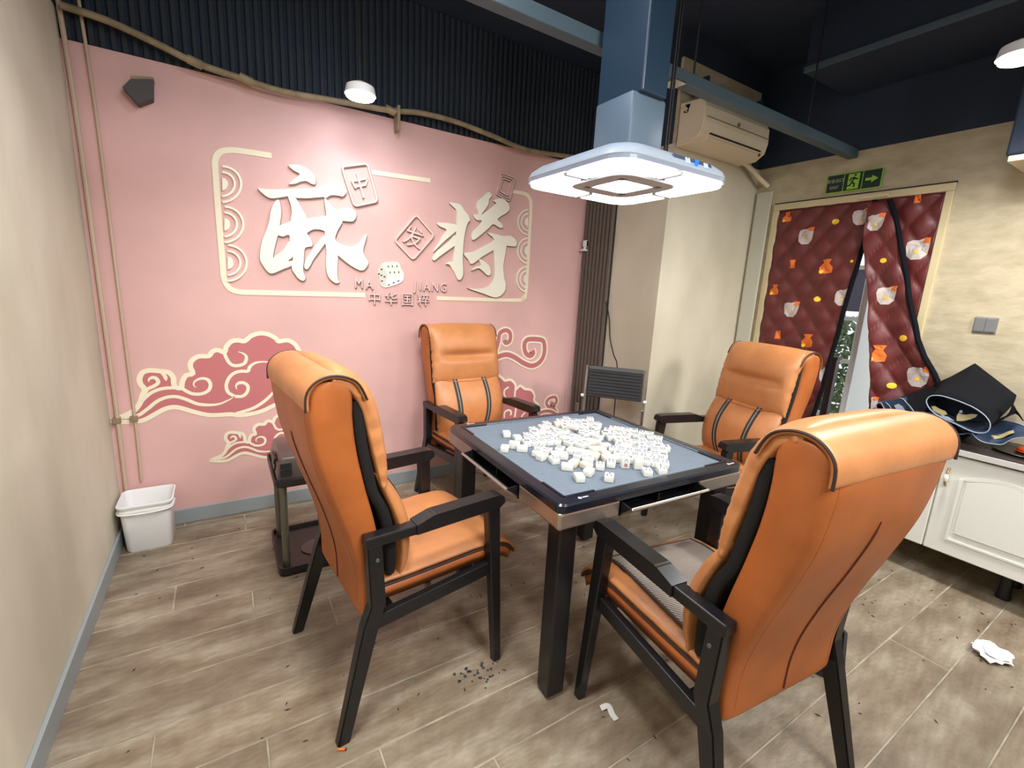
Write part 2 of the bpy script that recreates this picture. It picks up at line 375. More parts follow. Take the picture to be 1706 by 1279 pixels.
# frame of the mural
fm = thing('mural_frame', 'cream rounded line frame painted around the lettering on the pink wall', 'mural', tuple(W((384,480))))
def arc(c, r0, r1, a0, a1, n=8): return [(c[0]+r0*math.cos(R(a0+(a1-a0)*i/n)), c[1]+r1*math.sin(R(a0+(a1-a0)*i/n))) for i in range(n+1)]
wl1 = [(348,112),(260,98),(190,88),(150,86),(112,92),(89,112),(80,145),(83,190),(92,330),(108,520),(117,630),(121,680),(134,720),(160,746),(200,757),(250,759),(500,765),(790,772)]
obj('frame_line', wline(new(), wl1, Z1, .029, 0, .004, smooth=5), M['cream'], fm)
obj('frame_line', wline(new(), [(1130,786),(1500,796),(1538,785),(1553,755),(1568,500),(1576,350),(1568,312),(1545,292),(1480,280)], Z1, .026, 0, .004, smooth=5), M['cream'], fm)
obj('frame_line', wline(new(), [(822,190),(1100,230)], Z1, .027, 0, .004, smooth=0), M['cream'], fm)
for cx, cy, s in ((112,248,1),(122,438,1),(138,620,1)):
    for r in (92, 62):
        obj('arc_relief', wline(new(), arc((cx,cy), r, r*.92, -88, 88, 14), Z1, .011, 0, .012, smooth=0), M['cream2'], fm)
    obj('arc_relief', wpoly(new(), arc((cx+2,cy), 28, 30, -90, 90, 10), Z1, 0, .012), M['cream2'], fm)
for cx, cy in ((1562,427),(1560,562),(1556,697)):
    for r in (50, 34):
        obj('arc_relief', wline(new(), arc((cx,cy), r, r*1.2, 92, 268, 14), Z1, .010, 0, .012, smooth=0), M['cream2'], fm)
    obj('arc_relief', wpoly(new(), arc((cx-2,cy), 15, 22, 90, 270, 10), Z1, 0, .012), M['cream2'], fm)

def char(name, label, strokes, zo, extra=()):
    allp = [W(p, zo) for s in strokes for p in s]
    c = sum(allp, Vector())/len(allp)
    t = thing(name, label, 'lettering', tuple(c))
    for i, s in enumerate(strokes):
        pts = cr([W(p, zo) for p in s], 3, True)
        obj('stroke', poly_prism(new(), off(pts, .0003*i), NB, .016), M['cream2'], t)
        obj('stroke_shadow', poly_prism(new(), [q+Vector((.0045,.0,-.0045)) for q in off(pts, 0)], NB, .0125), M['shadowbrown'], t)  # brown copy shifted down and right, painted as the stroke's shadow
    return t
MA = [
 [(350,65),(400,60),(450,62),(520,90),(580,140),(612,200),(605,248),(560,238),(520,215),(460,222),(420,240),(355,245),(400,200),(460,150),(400,115)],
 [(55,285),(130,295),(300,295),(450,290),(600,285),(680,262),(740,235),(800,250),(860,270),(910,320),(870,365),(840,358),(760,352),(705,382),(690,370),(640,372),(520,382),(400,375),(350,362),(280,372),(180,382),(110,345)],
 [(250,395),(268,430),(280,520),(265,640),(258,700),(240,760),(215,860),(200,955),(225,935),(300,880),(350,800),(375,830),(395,935),(345,985),(395,990),(380,1030),(300,1065),(190,1108),(145,1085),(110,1040),(75,975),(78,880),(100,780),(140,680),(165,600),(180,500),(215,420)],
 [(160,690),(265,645),(380,600),(540,575),(720,550),(820,500),(900,475),(970,490),(1002,520),(1000,570),(960,607),(870,600),(845,630),(820,700),(790,762),(720,740),(690,695),(600,680),(530,715),(500,752),(430,780),(345,735),(300,752),(250,740),(200,735)],
 [(345,360),(410,375),(450,430),(490,500),(530,580),(520,700),(560,770),(580,815),(575,845),(545,850),(505,870),(497,980),(490,1075),(515,1150),(490,1178),(450,1160),(410,1110),(380,1050),(395,930),(370,840),(360,760),(370,600),(380,520),(370,440)],
 [(695,395),(720,400),(760,450),(820,510),(870,600),(830,680),(800,760),(815,820),(825,930),(820,1080),(825,1160),(840,1192),(800,1200),(750,1160),(720,1100),(710,1000),(715,900),(705,815),(700,700),(715,560)],
 [(690,740),(710,790),(700,820),(650,890),(590,970),(560,1030),(525,1068),(500,1040),(520,960),(600,850)],
 [(800,800),(860,830),(950,850),(1000,830),(1050,790),(1085,740),(1105,735),(1090,800),(1075,850),(1070,900),(1090,950),(1120,1000),(1100,1050),(1055,1080),(980,1050),(900,995),(830,935),(800,900)]]
JG = [
 [(215,305),(320,325),(360,380),(400,430),(415,480),(395,500),(375,560),(355,680),(345,850),(350,990),(330,1045),(300,1050),(270,990),(240,940),(215,905),(185,900),(215,880),(250,870),(262,800),(270,700),(285,560),(290,400),(250,345)],
 [(100,500),(200,505),(280,520),(290,570),(250,610),(190,660),(140,705),(62,782),(120,690),(150,630),(190,570),(120,535)],
 [(270,620),(285,690),(270,720),(200,770),(130,820),(70,865),(55,840),(90,780),(150,730),(220,670)],
 [(600,205),(625,240),(600,275),(590,330),(540,400),(520,425),(560,400),(650,330),(670,312),(640,285),(720,265),(780,310),(795,370),(770,405),(720,435),(680,470),(720,510),(732,545),(700,550),(640,515),(600,550),(530,610),(450,668),(432,640),(440,590),(500,530),(530,480),(480,475),(445,420),(500,420),(480,350),(490,290),(540,250),(570,215)],
 [(585,600),(640,605),(740,630),(800,625),(850,660),(865,700),(850,730),(770,722),(720,720),(640,765),(530,830),(435,900),(400,860),(355,795),(450,780),(560,720),(650,665)],
 [(650,665),(760,700),(762,760),(745,860),(735,930),(745,1040),(760,1090),(750,1160),(700,1212),(640,1220),(560,1190),(500,1170),(390,1130),(480,1140),(560,1130),(620,1090),(650,1000),(650,850),(640,740)],
 [(500,850),(560,880),(600,920),(615,980),(600,1010),(570,1000),(530,960),(490,940),(430,962),(470,925),(520,910)]]
char('wall_character', 'large cream brush character 麻 raised on the pink wall, the left one', MA, ZA)
char('wall_character', 'large cream brush character 将 raised on the pink wall, the right one', JG, ZJ)
# raised tile outlines
def tile_outline(label, quads, zo, wd=.011):
    c = sum([W(p, zo) for p in quads[0]], Vector())/4
    t = thing('tile_outline', label, 'wall decoration', tuple(c))
    for q in quads:
        pts = [W(p, zo) for p in q]; rr = []
        for i in range(4):      # rounded corners
            a, b, cc = pts[i-1], pts[i], pts[(i+1)%4]
            p0 = b.lerp(a, .12); p1 = b.lerp(cc, .12)
            for k in range(5):
                s = k/4; rr.append(p0*(1-s)**2 + b*2*s*(1-s) + p1*s*s)
        obj('outline', ribbon(new(), rr, wd, NB, .014, True), M['pinkch'], t)
        obj('outline_shadow', ribbon(new(), [p+Vector((.005,0,-.005)) for p in rr], wd, NB, .010, True), M['shadowbrown'], t)  # shifted brown ring painted as the outline's shadow
    return t
t = tile_outline('raised rounded tile outline holding the small character 中 beside the left large character', [[(862,75),(1110,45),(1212,410),(985,458)]], ZA)
for s in ([(962,212),(1000,288)], [(975,215),(1112,190)], [(1112,190),(1092,255)], [(1002,270),(1098,252)], [(1010,140),(1076,378)]):
    obj('stroke', wline(new(), s, ZA, .011, 0, .014, smooth=0), M['pinkch'], t); obj('stroke_shadow', wline(new(), [(a+3, b+4) for a, b in s], ZA, .011, 0, .010, smooth=0), M['shadowbrown'], t)  # second ribbon is the stroke's painted shadow
t = tile_outline('raised tilted square outline holding the small character 发 between the large characters', [[(1030,392),(1115,490),(1015,605),(928,512)]], Z1)
c = W((1016,505), Z1)
text('character', '发', .145, c+Vector((0,-.012,0)), (R(90), R(12), 0), M['pinkch'], t, .003); text('character_shadow', '发', .145, c+Vector((.005,-.007,-.005)), (R(90), R(12), 0), M['shadowbrown'], t, .003)  # brown copy behind paints the character's shadow
def scl(q, k):
    cx = sum(p[0] for p in q)/4; cy = sum(p[1] for p in q)/4; return [(cx+(x-cx)*k, cy+(y-cy)*k) for x, y in q]
q0 = [(720,20),(855,70),(800,295),(668,220)]
tile_outline('raised nested rectangle outlines above the right large character', [q0, scl(q0,.82), scl(q0,.62)], ZJ, .007)
# words
def word(name, label, s, size, px, py, sx=1, rot=0):
    c = W((px,py)); t = thing(name, label, 'lettering', tuple(c))
    if isinstance(s, str): s = [(s, px, py)]
    for ch, x, y in s:
        c = W((x,y))
        text('letter', ch, size, c+Vector((0,-.012,0)), (R(90), R(rot), 0), M['pinkch'], t, .003, sx=sx)
        text('letter_shadow', ch, size, c+Vector((.005,-.007,-.005)), (R(90), R(rot), 0), M['shadowbrown'], t, .003, sx=sx)  # brown copy behind each letter paints its shadow
word('wall_word', 'small raised Latin letters MA left of the dice', [('M',597,472.5),('A',614.5,474.5)], .088, 606, 474, .85)
word('wall_word', 'small raised Latin letters JIANG right of the dice', [('J',690.5,476.5),('I',699,477),('A',709.5,478),('N',723.5,478.5),('G',737.5,479.5)], .088, 712, 478, .85)
word('wall_word', 'row of four small raised characters 中华国粹 under the dice', [('中',623,498),('华',650.5,499),('国',677.5,500),('粹',704,500.5)], .092, 663, 499)
# printed dice
dc = thing('printed_dice', 'white six-sided dice picture on the pink wall between the words', 'wall decoration', tuple(W((650,457))))
def rp(pts): return cr([W(p, Z6) for p in pts], 4, True)
obj('dice_body', poly_prism(new(), rp([(570,85),(700,62),(835,72),(885,180),(925,260),(900,390),(760,455),(620,490),(545,455),(520,350),(490,255),(530,160)]), NB, .006), mat('dice_white', (226,222,208), .5), dc)
obj('dice_side', poly_prism(new(), off(rp([(555,110),(600,180),(650,290),(640,340),(605,470),(550,440),(525,350),(500,255)]), .006), NB, .0012), mat('dice_grey', (206,200,186), .5), dc)
obj('dice_face', poly_prism(new(), off(rp([(660,320),(780,325),(915,290),(895,390),(770,445),(630,478),(620,450)]), .006), NB, .0016), mat('dice_bright', (240,238,226), .5), dc)
pips = [(665,140,1),(735,137,1),(810,135,1),(695,240,1),(767,236,1),(840,234,1),(552,187,0),(508,262,0),(551,287,0),(602,310,0),(560,382,0),(675,445,2),(754,411,2),(833,381,2)]
for x, y, k in pips:
    a, b = ((17,14),(9,20),(19,11))[k]
    obj('pip', poly_prism(new(), off([W((x+a*math.cos(q*.524)*(1), y+b*math.sin(q*.524)-(a*math.cos(q*.524)*.35 if k == 2 else 0)), Z6) for q in range(12)], .0074), NB, .001), M['ink'], dc)

# painted clouds
def z4to3(p): return ((Z4[0]+p[0]*Z4[2]-Z3[0])/Z3[2], (Z4[1]+p[1]*Z4[2]-Z3[1])/Z3[2])
outl = [(60,970),(180,920),(270,870),(330,790),(350,720),(372,660),(330,605),(320,550),(350,490),(420,468),(500,472),(560,480),(620,490),(662,540),(668,600),(690,640),(745,645),(752,590),(790,520),(862,500),(835,430),(850,370),(920,325),(1022,322),(1060,275),(1120,262),(1182,285),(1200,230),(1250,175),(1320,162),(1385,172),(1450,120),(1530,93),(1620,100),(1706,145)]
outl += [z4to3(p) for p in [(660,152),(740,142),(810,180),(852,248),(920,278),(950,335),(960,378),(1030,360),(1100,390),(1130,445),(1105,520),(1000,600),(860,680),(720,690),(620,720),(500,775),(330,808),(240,798)]] + [(1100,922),(1000,918),(870,888),(760,855),(670,840),(580,858),(480,910),(380,965),(300,985),(200,990),(60,985)]
inner = [
 [(160,945),(300,925),(400,860),(500,780),(600,740),(700,735),(800,765),(900,805),(1000,818),(1120,810),(1220,770),(1285,730)],
 [(350,770),(430,700),(520,660),(620,645),(740,650),(800,680),(860,705),(950,705),(1020,670),(1040,610),(1010,560),(940,550),(880,580),(870,620),(895,640)],
 [(350,740),(400,660),(470,625),(510,590),(490,550),(450,540),(415,560),(415,585)], [(550,490),(580,530),(590,575)],
 [(1180,285),(1200,340),(1240,400),(1300,420),(1380,400),(1405,340),(1380,300),(1320,278)],
 [(1285,730),(1220,690),(1200,620),(1230,540),(1290,490),(1360,475),(1420,475),(1440,430),(1500,390),(1600,380),(1700,395)],
 [(1285,730),(1360,730),(1410,690),(1420,630),(1380,595),(1330,595),(1300,620),(1305,660)], [(1300,905),(1450,860),(1560,800),(1660,710),(1720,600)]]
def cloud(label, s, ox, oy):
    def T(p): return (ox+(p[0]-60)*Z3[2]*s, oy+(p[1]-970)*Z3[2]*s)
    t = thing('painted_cloud', label, 'mural', tuple(W(T((800,700)))))
    o_ = cr([W(T(p)) for p in outl], 3, True)
    obj('cloud_fill', poly_prism(new(), off(o_, .0006), NB, .001), M['red'], t)
    obj('cloud_outline', ribbon(new(), off(o_, .001), .025*s**.6, NB, .0015, True), M['cream'], t)
    for q in inner:
        obj('cloud_line', ribbon(new(), off(cr([W(T(p)) for p in q], 4), .0018), .018*s**.6, NB, .0012, False, True), M['cream'], t)
cloud('large dusty red painted cloud with cream outlines left of the leftmost orange chair', 1, 180+60*Z3[2], 540+970*Z3[2])
cloud('small dusty red painted cloud low on the wall under the large one', .56, 352, 766)
t = thing('painted_cloud', 'dusty red painted cloud with scrolls right of the far orange chair', 'mural', tuple(W((870,640))))
def sw(pts, wr_, wc, k=0):
    obj('cloud_outline', wline(new(), pts, Z5, wc, 0, .0015+k, smooth=5), M['cream'], t)
    obj('cloud_fill', wline(new(), pts, Z5, wr_, .0012+k, .0012, smooth=5), M['red'], t)
low = [(100,690),(250,730),(310,780),(380,770),(440,830),(445,890),(500,845),(560,885),(640,900),(680,970),(675,1030),(730,1090),(720,1150),(720,1300),(640,1420),(300,1450),(60,1300)]
o_ = cr([W(p, Z5) for p in low], 4, True)
obj('cloud_fill', poly_prism(new(), off(o_, .0006), NB, .001), M['red'], t); obj('cloud_outline', ribbon(new(), off(o_, .001), .02, NB, .0015, True), M['cream'], t)
for q in ([(355,862),(305,900),(300,960),(330,1010)], [(300,1250),(305,1180),(350,1150),(385,1170),(380,1215)], [(440,890),(430,1000),(445,1120),(430,1240)], [(560,1180),(520,1240),(600,1300)]):
    obj('cloud_line', wline(new(), q, Z5, .015, .0014, .0015), M['cream'], t)
sw([(180,440),(225,300),(245,190),(320,150),(375,190),(370,280),(325,310),(295,275)], .032, .058)
sw([(150,520),(250,470),(340,455),(430,490),(540,560),(650,595),(750,540),(800,430),(790,290),(700,262),(590,268),(550,330),(565,430),(620,470),(660,440),(650,400)], .038, .066, .003)
sw([(960,1190),(920,1130),(850,1105),(830,1050),(870,1000),(940,990),(955,1050),(915,1085),(890,1050)], .026, .05)
sw([(690,1230),(780,1170),(880,1165),(960,1210)], .028, .05, .003)

# small fixtures on / near the pink wall
bxm = thing('wall_box', 'charcoal five-sided box mounted high on the left of the pink wall', 'box', tuple(W((235,157))))
pts = [W(p) for p in [(222,139),(257,140),(257,171),(233,180),(208,153)]]
obj('box_body', poly_prism(new(), pts, NB, .07), M['hole'], bxm); obj('top_plate', poly_prism(new(), off([W(p) for p in [(221,135),(258,137),(258,141),(221,140)]], 0), NB, .075), M['bamboo'], bxm)
# conduit along the top of the pink wall
pc = thing('conduit', 'tan taped conduit sagging along the top of the pink wall', 'pipe', (.9, 2.98, 2.43))
cp = cr([P(*q, 'y', 3.02) for q in [(100,8),(180,35),(260,72),(325,104),(400,130),(470,152),(560,168),(650,184),(700,188),(760,203),(820,226),(880,250),(960,262)]], 5)
obj('pipe', tube(new(), cp, .016, 10), M['bamboo'], pc, smooth=True)
for q in [(325,104),(410,133),(650,184)]:
    a = P(*q, 'y', 3.02); obj('tape_joint', cyl(new(), a+Vector((-.03,0,.008)), a+Vector((.03,0,-.006)), .021), M['bamboo'], pc, smooth=True)
a = P(662, 186, 'y', 3.03); obj('hanger', box(new(), a.x-.008, a.x+.01, 3.0, 3.075, a.z-.11, a.z+.03, bev=.003), M['bamboo'], pc)
for k, (x, yy, lab) in enumerate(((XL+.03, YB-.02, 'thin tan conduit running down the left corner of the pink wall'), (XL+.10, YB-.012, 'thin pinkish pipe on the pink wall beside the corner conduit'))):
    tg = thing('wall_pipe', lab, 'pipe', (x, yy, .1))
    obj('pipe', tube(new(), cr([(x, yy, .1 if k == 0 else .30), (x+.004, yy, .6), (x, yy, 1.4), (x-.004, yy, 2.2), (x-.02, yy-.01, 2.75)], 4), .010 if k == 0 else .007, 8), M['pipet'], tg, smooth=True)
    obj('clip', box(new(), x-.016, x+.016, yy-.012, yy+.02, .64, .67), M['bamboo'], tg)
# webcam
wc = thing('security_camera', 'small white security camera with black face on the pink wall edge', 'camera', (2.50, YB-.05, 1.80))
c0 = P(972, 416, 'y', YB-.03)
obj('mount', lathe(new(), [(.03,0),(.032,.006),(.012,.012),(.010,.03)], (c0.x, YB-.045, c0.z-.005), 16), M['white'], wc, smooth=True)
obj('shelf', box(new(), c0.x-.035, c0.x+.035, YB-.08, YB, c0.z-.012, c0.z-.005, bev=.002), M['white'], wc)
obj('head', box(new(), c0.x-.016, c0.x+.03, YB-.075, YB-.03, c0.z+.02, c0.z+.075, bev=.008), M['white'], wc, smooth=True)
obj('lens_face', box(new(), c0.x-.010, c0.x+.024, YB-.079, YB-.073, c0.z+.026, c0.z+.069, bev=.002), M['dlight'], wc)
obj('cable', tube(new(), cr([(c0.x, YB-.012, c0.z-.01),(c0.x-.04, YB-.006, c0.z-.4),(c0.x-.05, YB-.006, c0.z-1.1),(c0.x-.04, YB-.02, .1)], 5), .003, 6), M['pinkch'], wc)

# ------------------------------------------------------------------ lamp over the table
LX, LY, LZ, LH = 1.385, 1.435, 1.866, .292
def rrect(h, r, n=6, cx=0, cy=0):
    pts = []
    for k, (sx, sy) in enumerate(((1,1),(-1,1),(-1,-1),(1,-1))):
        for i in range(n+1):
            a = R(90*k + 90*i/n); pts.append((cx+sx*(h-r)+r*math.cos(a), cy+sy*(h-r)+r*math.sin(a)))
    return pts
lamp = thing('exhaust_lamp', 'white square LED table lamp with grey hood and duct above the mahjong table', 'lamp', (LX, LY, LZ))
bm = new(); prof = [(LH,.09,.012),(LH+.004,.09,.02),(LH-.004,.09,.040),(LH-.03,.085,.062),(.20,.07,.074),(.112,.03,.082),(.10,.02,.084)]
rings = [[bm.verts.new((LX+x, LY+y, LZ+z)) for x, y in rrect(h, r)] for h, r, z in prof]
for a, b in zip(rings, rings[1:]):
    for k in range(len(a)): bm.faces.new((a[k], a[(k+1)%len(a)], b[(k+1)%len(a)], b[k]))
bm.faces.new(rings[0]); bm.faces.new(rings[-1]); obj('hood', bm, M['lampb'], lamp, smooth=True)
bm = new(); a = rrect(LH+.003, .09); poly_prism(bm, [Vector((LX+x, LY+y, LZ+.004)) for x, y in a], (0,0,1), .012); obj('rim', bm, M['lampr'], lamp)
# four L-shaped light panels and one centre panel
g = .010; inn = .105; o2 = LH-.006
def Lpanel(k):
    # corner (+,+) L: outer rounded corner, split lines at the middle of the sides (panels wrap a corner)
    r = .085; pts = [(g, o2)]
    pts = [(o2-r+r*math.cos(R(t)), o2-r+r*math.sin(R(t))) for t in range(0, 91, 10)]
    e = .03
    pts += [(g+e, o2), (g, o2-e), (g, inn+.045), (g+.05, inn+.0), (inn, inn)] if False else [(g+.02, o2), (g, o2-.02), (g, .215), (.03, .19), (.13, .175), (.165, .165), (.175, .13), (.19, .03), (.215, g), (o2-.02, g), (o2, g+.02)]
    a = R(90*k); return [Vector((LX+x*math.cos(a)-y*math.sin(a), LY+x*math.sin(a)+y*math.cos(a), LZ)) for x, y in pts]
for k in range(4):
    bm = new(); box(bm, .185, LH-.004, -.008, .008, -.0085, .001); bm.transform(Matrix.Translation((LX, LY, LZ)) @ Matrix.Rotation(R(90*k), 4, 'Z')); obj('panel_divider', bm, M['grille'], lamp)
for k in range(4): obj('light_panel', poly_prism(new(), Lpanel(k), (0,0,-1), .006), M['panel'], lamp)
obj('light_panel', poly_prism(new(), [Vector((LX+x, LY+y, LZ)) for x, y in rrect(.085, .035)], (0,0,-1), .006), M['panel'], lamp)
bm = new(); ribbon(bm, [Vector((LX+x, LY+y, LZ+.002)) for x, y in rrect(.125, .04)], .074, (0,0,-1), .0082, True); obj('inner_grille', bm, M['grille'], lamp)
for sx, sy in ((1,1),(-1,-1),(1,-1),(-1,1)): obj('vent', box(new(), LX+sx*.095-.012, LX+sx*.095+.012, LY+sy*.095-.012, LY+sy*.095+.012, LZ-.008, LZ-.003), M['grey'], lamp)
obj('duct_cover', box(new(), LX-.085, LX+.095, LY-.10, LY+.10, LZ+.082, LZ+.30, bev=.012), mat('cover_blue_grey', (92,110,126), .45), lamp, smooth=30)
obj('duct', box(new(), LX-.06, LX+.07, LY-.12, LY+.12, LZ+.295, ZC, bev=.006), M['teal'], lamp)
obj('rod', cyl(new(), (LX+.20, LY-.02, LZ+.10), (LX+.20, LY-.02, ZC), .005, n=8), M['wire'], lamp)
obj('rod', cyl(new(), (LX+.215, LY-.02, LZ+.10), (LX+.215, LY-.02, ZC), .004, n=8), M['wire'], lamp)
# display on the side facing -Y
yy = LY-LH+.016
obj('display', box(new(), LX-.05, LX+.16, yy-.012, yy+.01, LZ+.022, LZ+.052, bev=.003, rot=Matrix.Rotation(R(-22), 4, 'X')), mat('display_dark', (70,84,104), .2), lamp)
text('digits', '88', .028, (LX+.015, yy-.018, LZ+.040), (R(68), 0, 0), M['disp'], lamp, .0006); text('digits', '88', .026, (LX+.115, yy-.018, LZ+.040), (R(68), 0, 0), M['disp'], lamp, .0006)
obj('blue_indicator', box(new(), LX+.056, LX+.072, yy-.020, yy-.014, LZ+.030, LZ+.050, bev=.003), M['dispb'], lamp)

# ------------------------------------------------------------------ ceiling clutter
bmz = thing('ceiling_beam', 'grey painted steel bar crossing under the dark ceiling behind the lamp duct', 'beam', (1.5, 1.6, 2.41))
obj('bar', box(new(), XL, XR, 1.585, 1.645, 2.40, 2.455, bev=.004), M['beam'], bmz)
for x in (-.1, .9, 1.95, 3.0):
    for dy in (.0,): obj('hanger_rod', cyl(new(), (x, 1.615, 2.455), (x, 1.615, ZC), .005, n=8), M['wire'], bmz)
obj('clamp', box(new(), 1.78, 1.86, 1.575, 1.655, 2.395, 2.402), M['chrome'], bmz)
dd = thing('ceiling_duct', 'dark blue boxed duct under the ceiling above the curtained door', 'duct', (3.3, .9, 2.8))
obj('duct_body', box(new(), 3.07, XR-.02, -1.5, 1.72, 2.80, ZC, bev=.004), M['navy2'], dd)
obj('flange', box(new(), 3.055, 3.072, -1.5, 1.72, 2.80, 2.83), M['beam'], dd)
dp = thing('ceiling_pipe', 'dark teal pipe crossing the board above the air conditioner', 'pipe', (3.0, 2.15, 2.75))
obj('pipe', cyl(new(), (2.5, 2.17, 2.765), (3.55, 2.17, 2.765), .028, n=20), M['teal'], dp, smooth=True)
for x in (2.7, 3.3): obj('bracket', box(new(), x, x+.02, 2.12, 2.225, 2.73, 2.825), M['teal'], dp)
# hanging wire
tag(obj('loose_wire', tube(new(), cr([(0.42, 2.2, 3.1),(0.44, 2.21, 2.95),(.46, 2.2, 2.86),(.50, 2.2, 2.80)], 5), .003, 6), M['bamboo'], smooth=True), 'thin loose wire hanging from the dark ceiling above the pink wall lamp', 'wire')
# dark wall unit by the right edge
du = thing('wall_unit', 'dark hanging box at the right edge above the beige wall', 'box', (3.45, .5, 2.2))
obj('box_body', box(new(), 3.30, XR, -.1, .80, 2.20, 2.80, bev=.01), M['navy2'], du); obj('bottom_strip', box(new(), 3.31, XR-.002, -.1, .79, 2.172, 2.20, bev=.004), M['ac'], du)
# spot lamps; all after the first two are unseen, added for fill
for i, (x, y, z) in enumerate(SPOTS):
    lab = ('bright white track spotlight in front of the pink wall top', 'bright white spotlight at the right edge under the ceiling')[i] if i < 2 else ('unseen white fill spotlight added behind the camera on the left', 'unseen white fill spotlight added behind the camera on the right', 'unseen white fill spotlight overhead near the left wall', 'unseen white fill spotlight overhead behind the nearest armchair', 'unseen white fill spotlight added overhead to brighten the pink wall')[i-2]
    s = thing('spotlight', lab, 'lamp', (x, y, z), 0, 'ceiling spotlights')
    obj('stem', cyl(new(), (x, y, z+.05), (x, y, ZC), .006, n=8), M['wire'], s)
    obj('canopy', cyl(new(), (x, y, ZC-.02), (x, y, ZC), .04), M['white'], s, smooth=True)
    k = 1.6 if i < 2 else 3.2
    obj('housing', lathe(new(), [(.02*k,.06),(.045*k,.04),(.05*k,.0),(.046*k,-.002)], (x, y, z), 20), M['white'], s, smooth=True)
    obj('led_disc', cyl(new(), (x, y, z-.012), (x, y, z-.002), .044*k, n=20), M['led'], s)

# ------------------------------------------------------------------ air conditioner
ac = thing('air_conditioner', 'cream wall-mounted air conditioner on the block beside the door', 'air conditioner', (2.97, BY, 2.42))
prof = [(BY-.006,2.42),(2.12,2.425),(2.06,2.465),(2.045,2.53),(2.05,2.62),(2.08,2.67),(BY-.006,2.68)]
bm = new(); poly_prism(bm, [Vector((2.62, y, z)) for y, z in prof], (1,0,0), .72); bmesh.ops.bevel(bm, geom=[e for e in bm.edges if abs(e.verts[0].co.x-e.verts[1].co.x) < 1e-6], offset=.008, segments=2, affect='EDGES')
obj('casing', bm, M['ac'], ac)
obj('front_line', box(new(), 2.64, 3.32, 2.041, 2.05, 2.555, 2.560), M['bamboo'], ac)
obj('air_slot', box(new(), 2.70, 3.27, 2.052, 2.075, 2.468, 2.476, rot=Matrix.Rotation(R(0), 4, 'X')), M['dark'], ac)
obj('louver', box(new(), 2.70, 3.27, 2.062, 2.12, 2.436, 2.446, rot=Matrix.Rotation(R(-35), 4, 'X')), M['ac'], ac)
obj('receiver', sph(new(), (3.285, 2.072, 2.455), .010), M['dark'], ac, smooth=True)
obj('badge', cyl(new(), (2.97, 2.047, 2.575), (2.97, 2.040, 2.575), .012), M['bamboo'], ac)
obj('drain_pipe', tube(new(), cr([(3.30, 2.2, 2.44),(3.42, 2.19, 2.40),(3.52, 2.18, 2.35),(3.60, 2.16, 2.31)], 5), .017, 10), M['ac'], ac, smooth=True)

# ------------------------------------------------------------------ exit sign, switch
es = thing('exit_sign', 'dark green emergency exit sign with running figure and arrow over the door', 'sign', (XR, 1.585, 2.25))
x0 = XR-.012
obj('plate', box(new(), x0, XR, 1.418, 1.745, 2.192, 2.315, bev=.003), M['signl'], es)
obj('left_panel', box(new(), x0-.002, x0+.002, 1.640, 1.738, 2.199, 2.308), M['signg'], es); obj('middle_panel', box(new(), x0-.002, x0+.002, 1.531, 1.634, 2.199, 2.308), M['signg'], es); obj('right_panel', box(new(), x0-.002, x0+.002, 1.425, 1.525, 2.199, 2.308), M['signg'], es)
obj('green_field', box(new(), x0-.003, x0, 1.545, 1.612, 2.205, 2.302), M['signl'], es)
text('characters', '安全出口', .026, (x0-.003, 1.689, 2.27), DOORW, M['signw'], es, .0006); text('word_exit', 'EXIT', .026, (x0-.003, 1.689, 2.228), DOORW, M['signw'], es, .0006)
def S(pts): return [Vector((x0-.003, 1.58-u, 2.253+v)) for u, v in pts]
bm = new()
for q in ([(.006,.028),(-.002,.006),(-.008,-.008)], [(.004,.022),(.018,.012),(.026,.016)], [(.002,.022),(-.014,.020),(-.02,.006)], [(-.006,-.006),(.010,-.016),(.008,-.036)], [(-.008,-.006),(-.014,-.022),(-.032,-.026)]):
    ribbon(bm, S(q), .009, (-1,0,0), .0012)
sph(bm, (x0-.003, 1.572, 2.292), .007, (.2,1,1)); obj('running_figure', bm, M['signg'], es)
obj('arrow', poly_prism(new(), S([(.07,.008),(.105,.008),(.105,.022),(.142,0),(.105,-.022),(.105,-.008),(.07,-.008)]), (-1,0,0), .0012), M['signl'], es)
sw_ = thing('light_switch', 'dark grey double light switch on the beige wall right of the door', 'switch', (XR, .785, 1.375))
obj('plate', box(new(), XR-.010, XR, .735, .832, 1.333, 1.42, bev=.004), M['switch'], sw_)
for y in (.741, .786): obj('rocker', box(new(), XR-.013, XR-.009, y, y+.041, 1.34, 1.413, bev=.002), M['switch'], sw_)

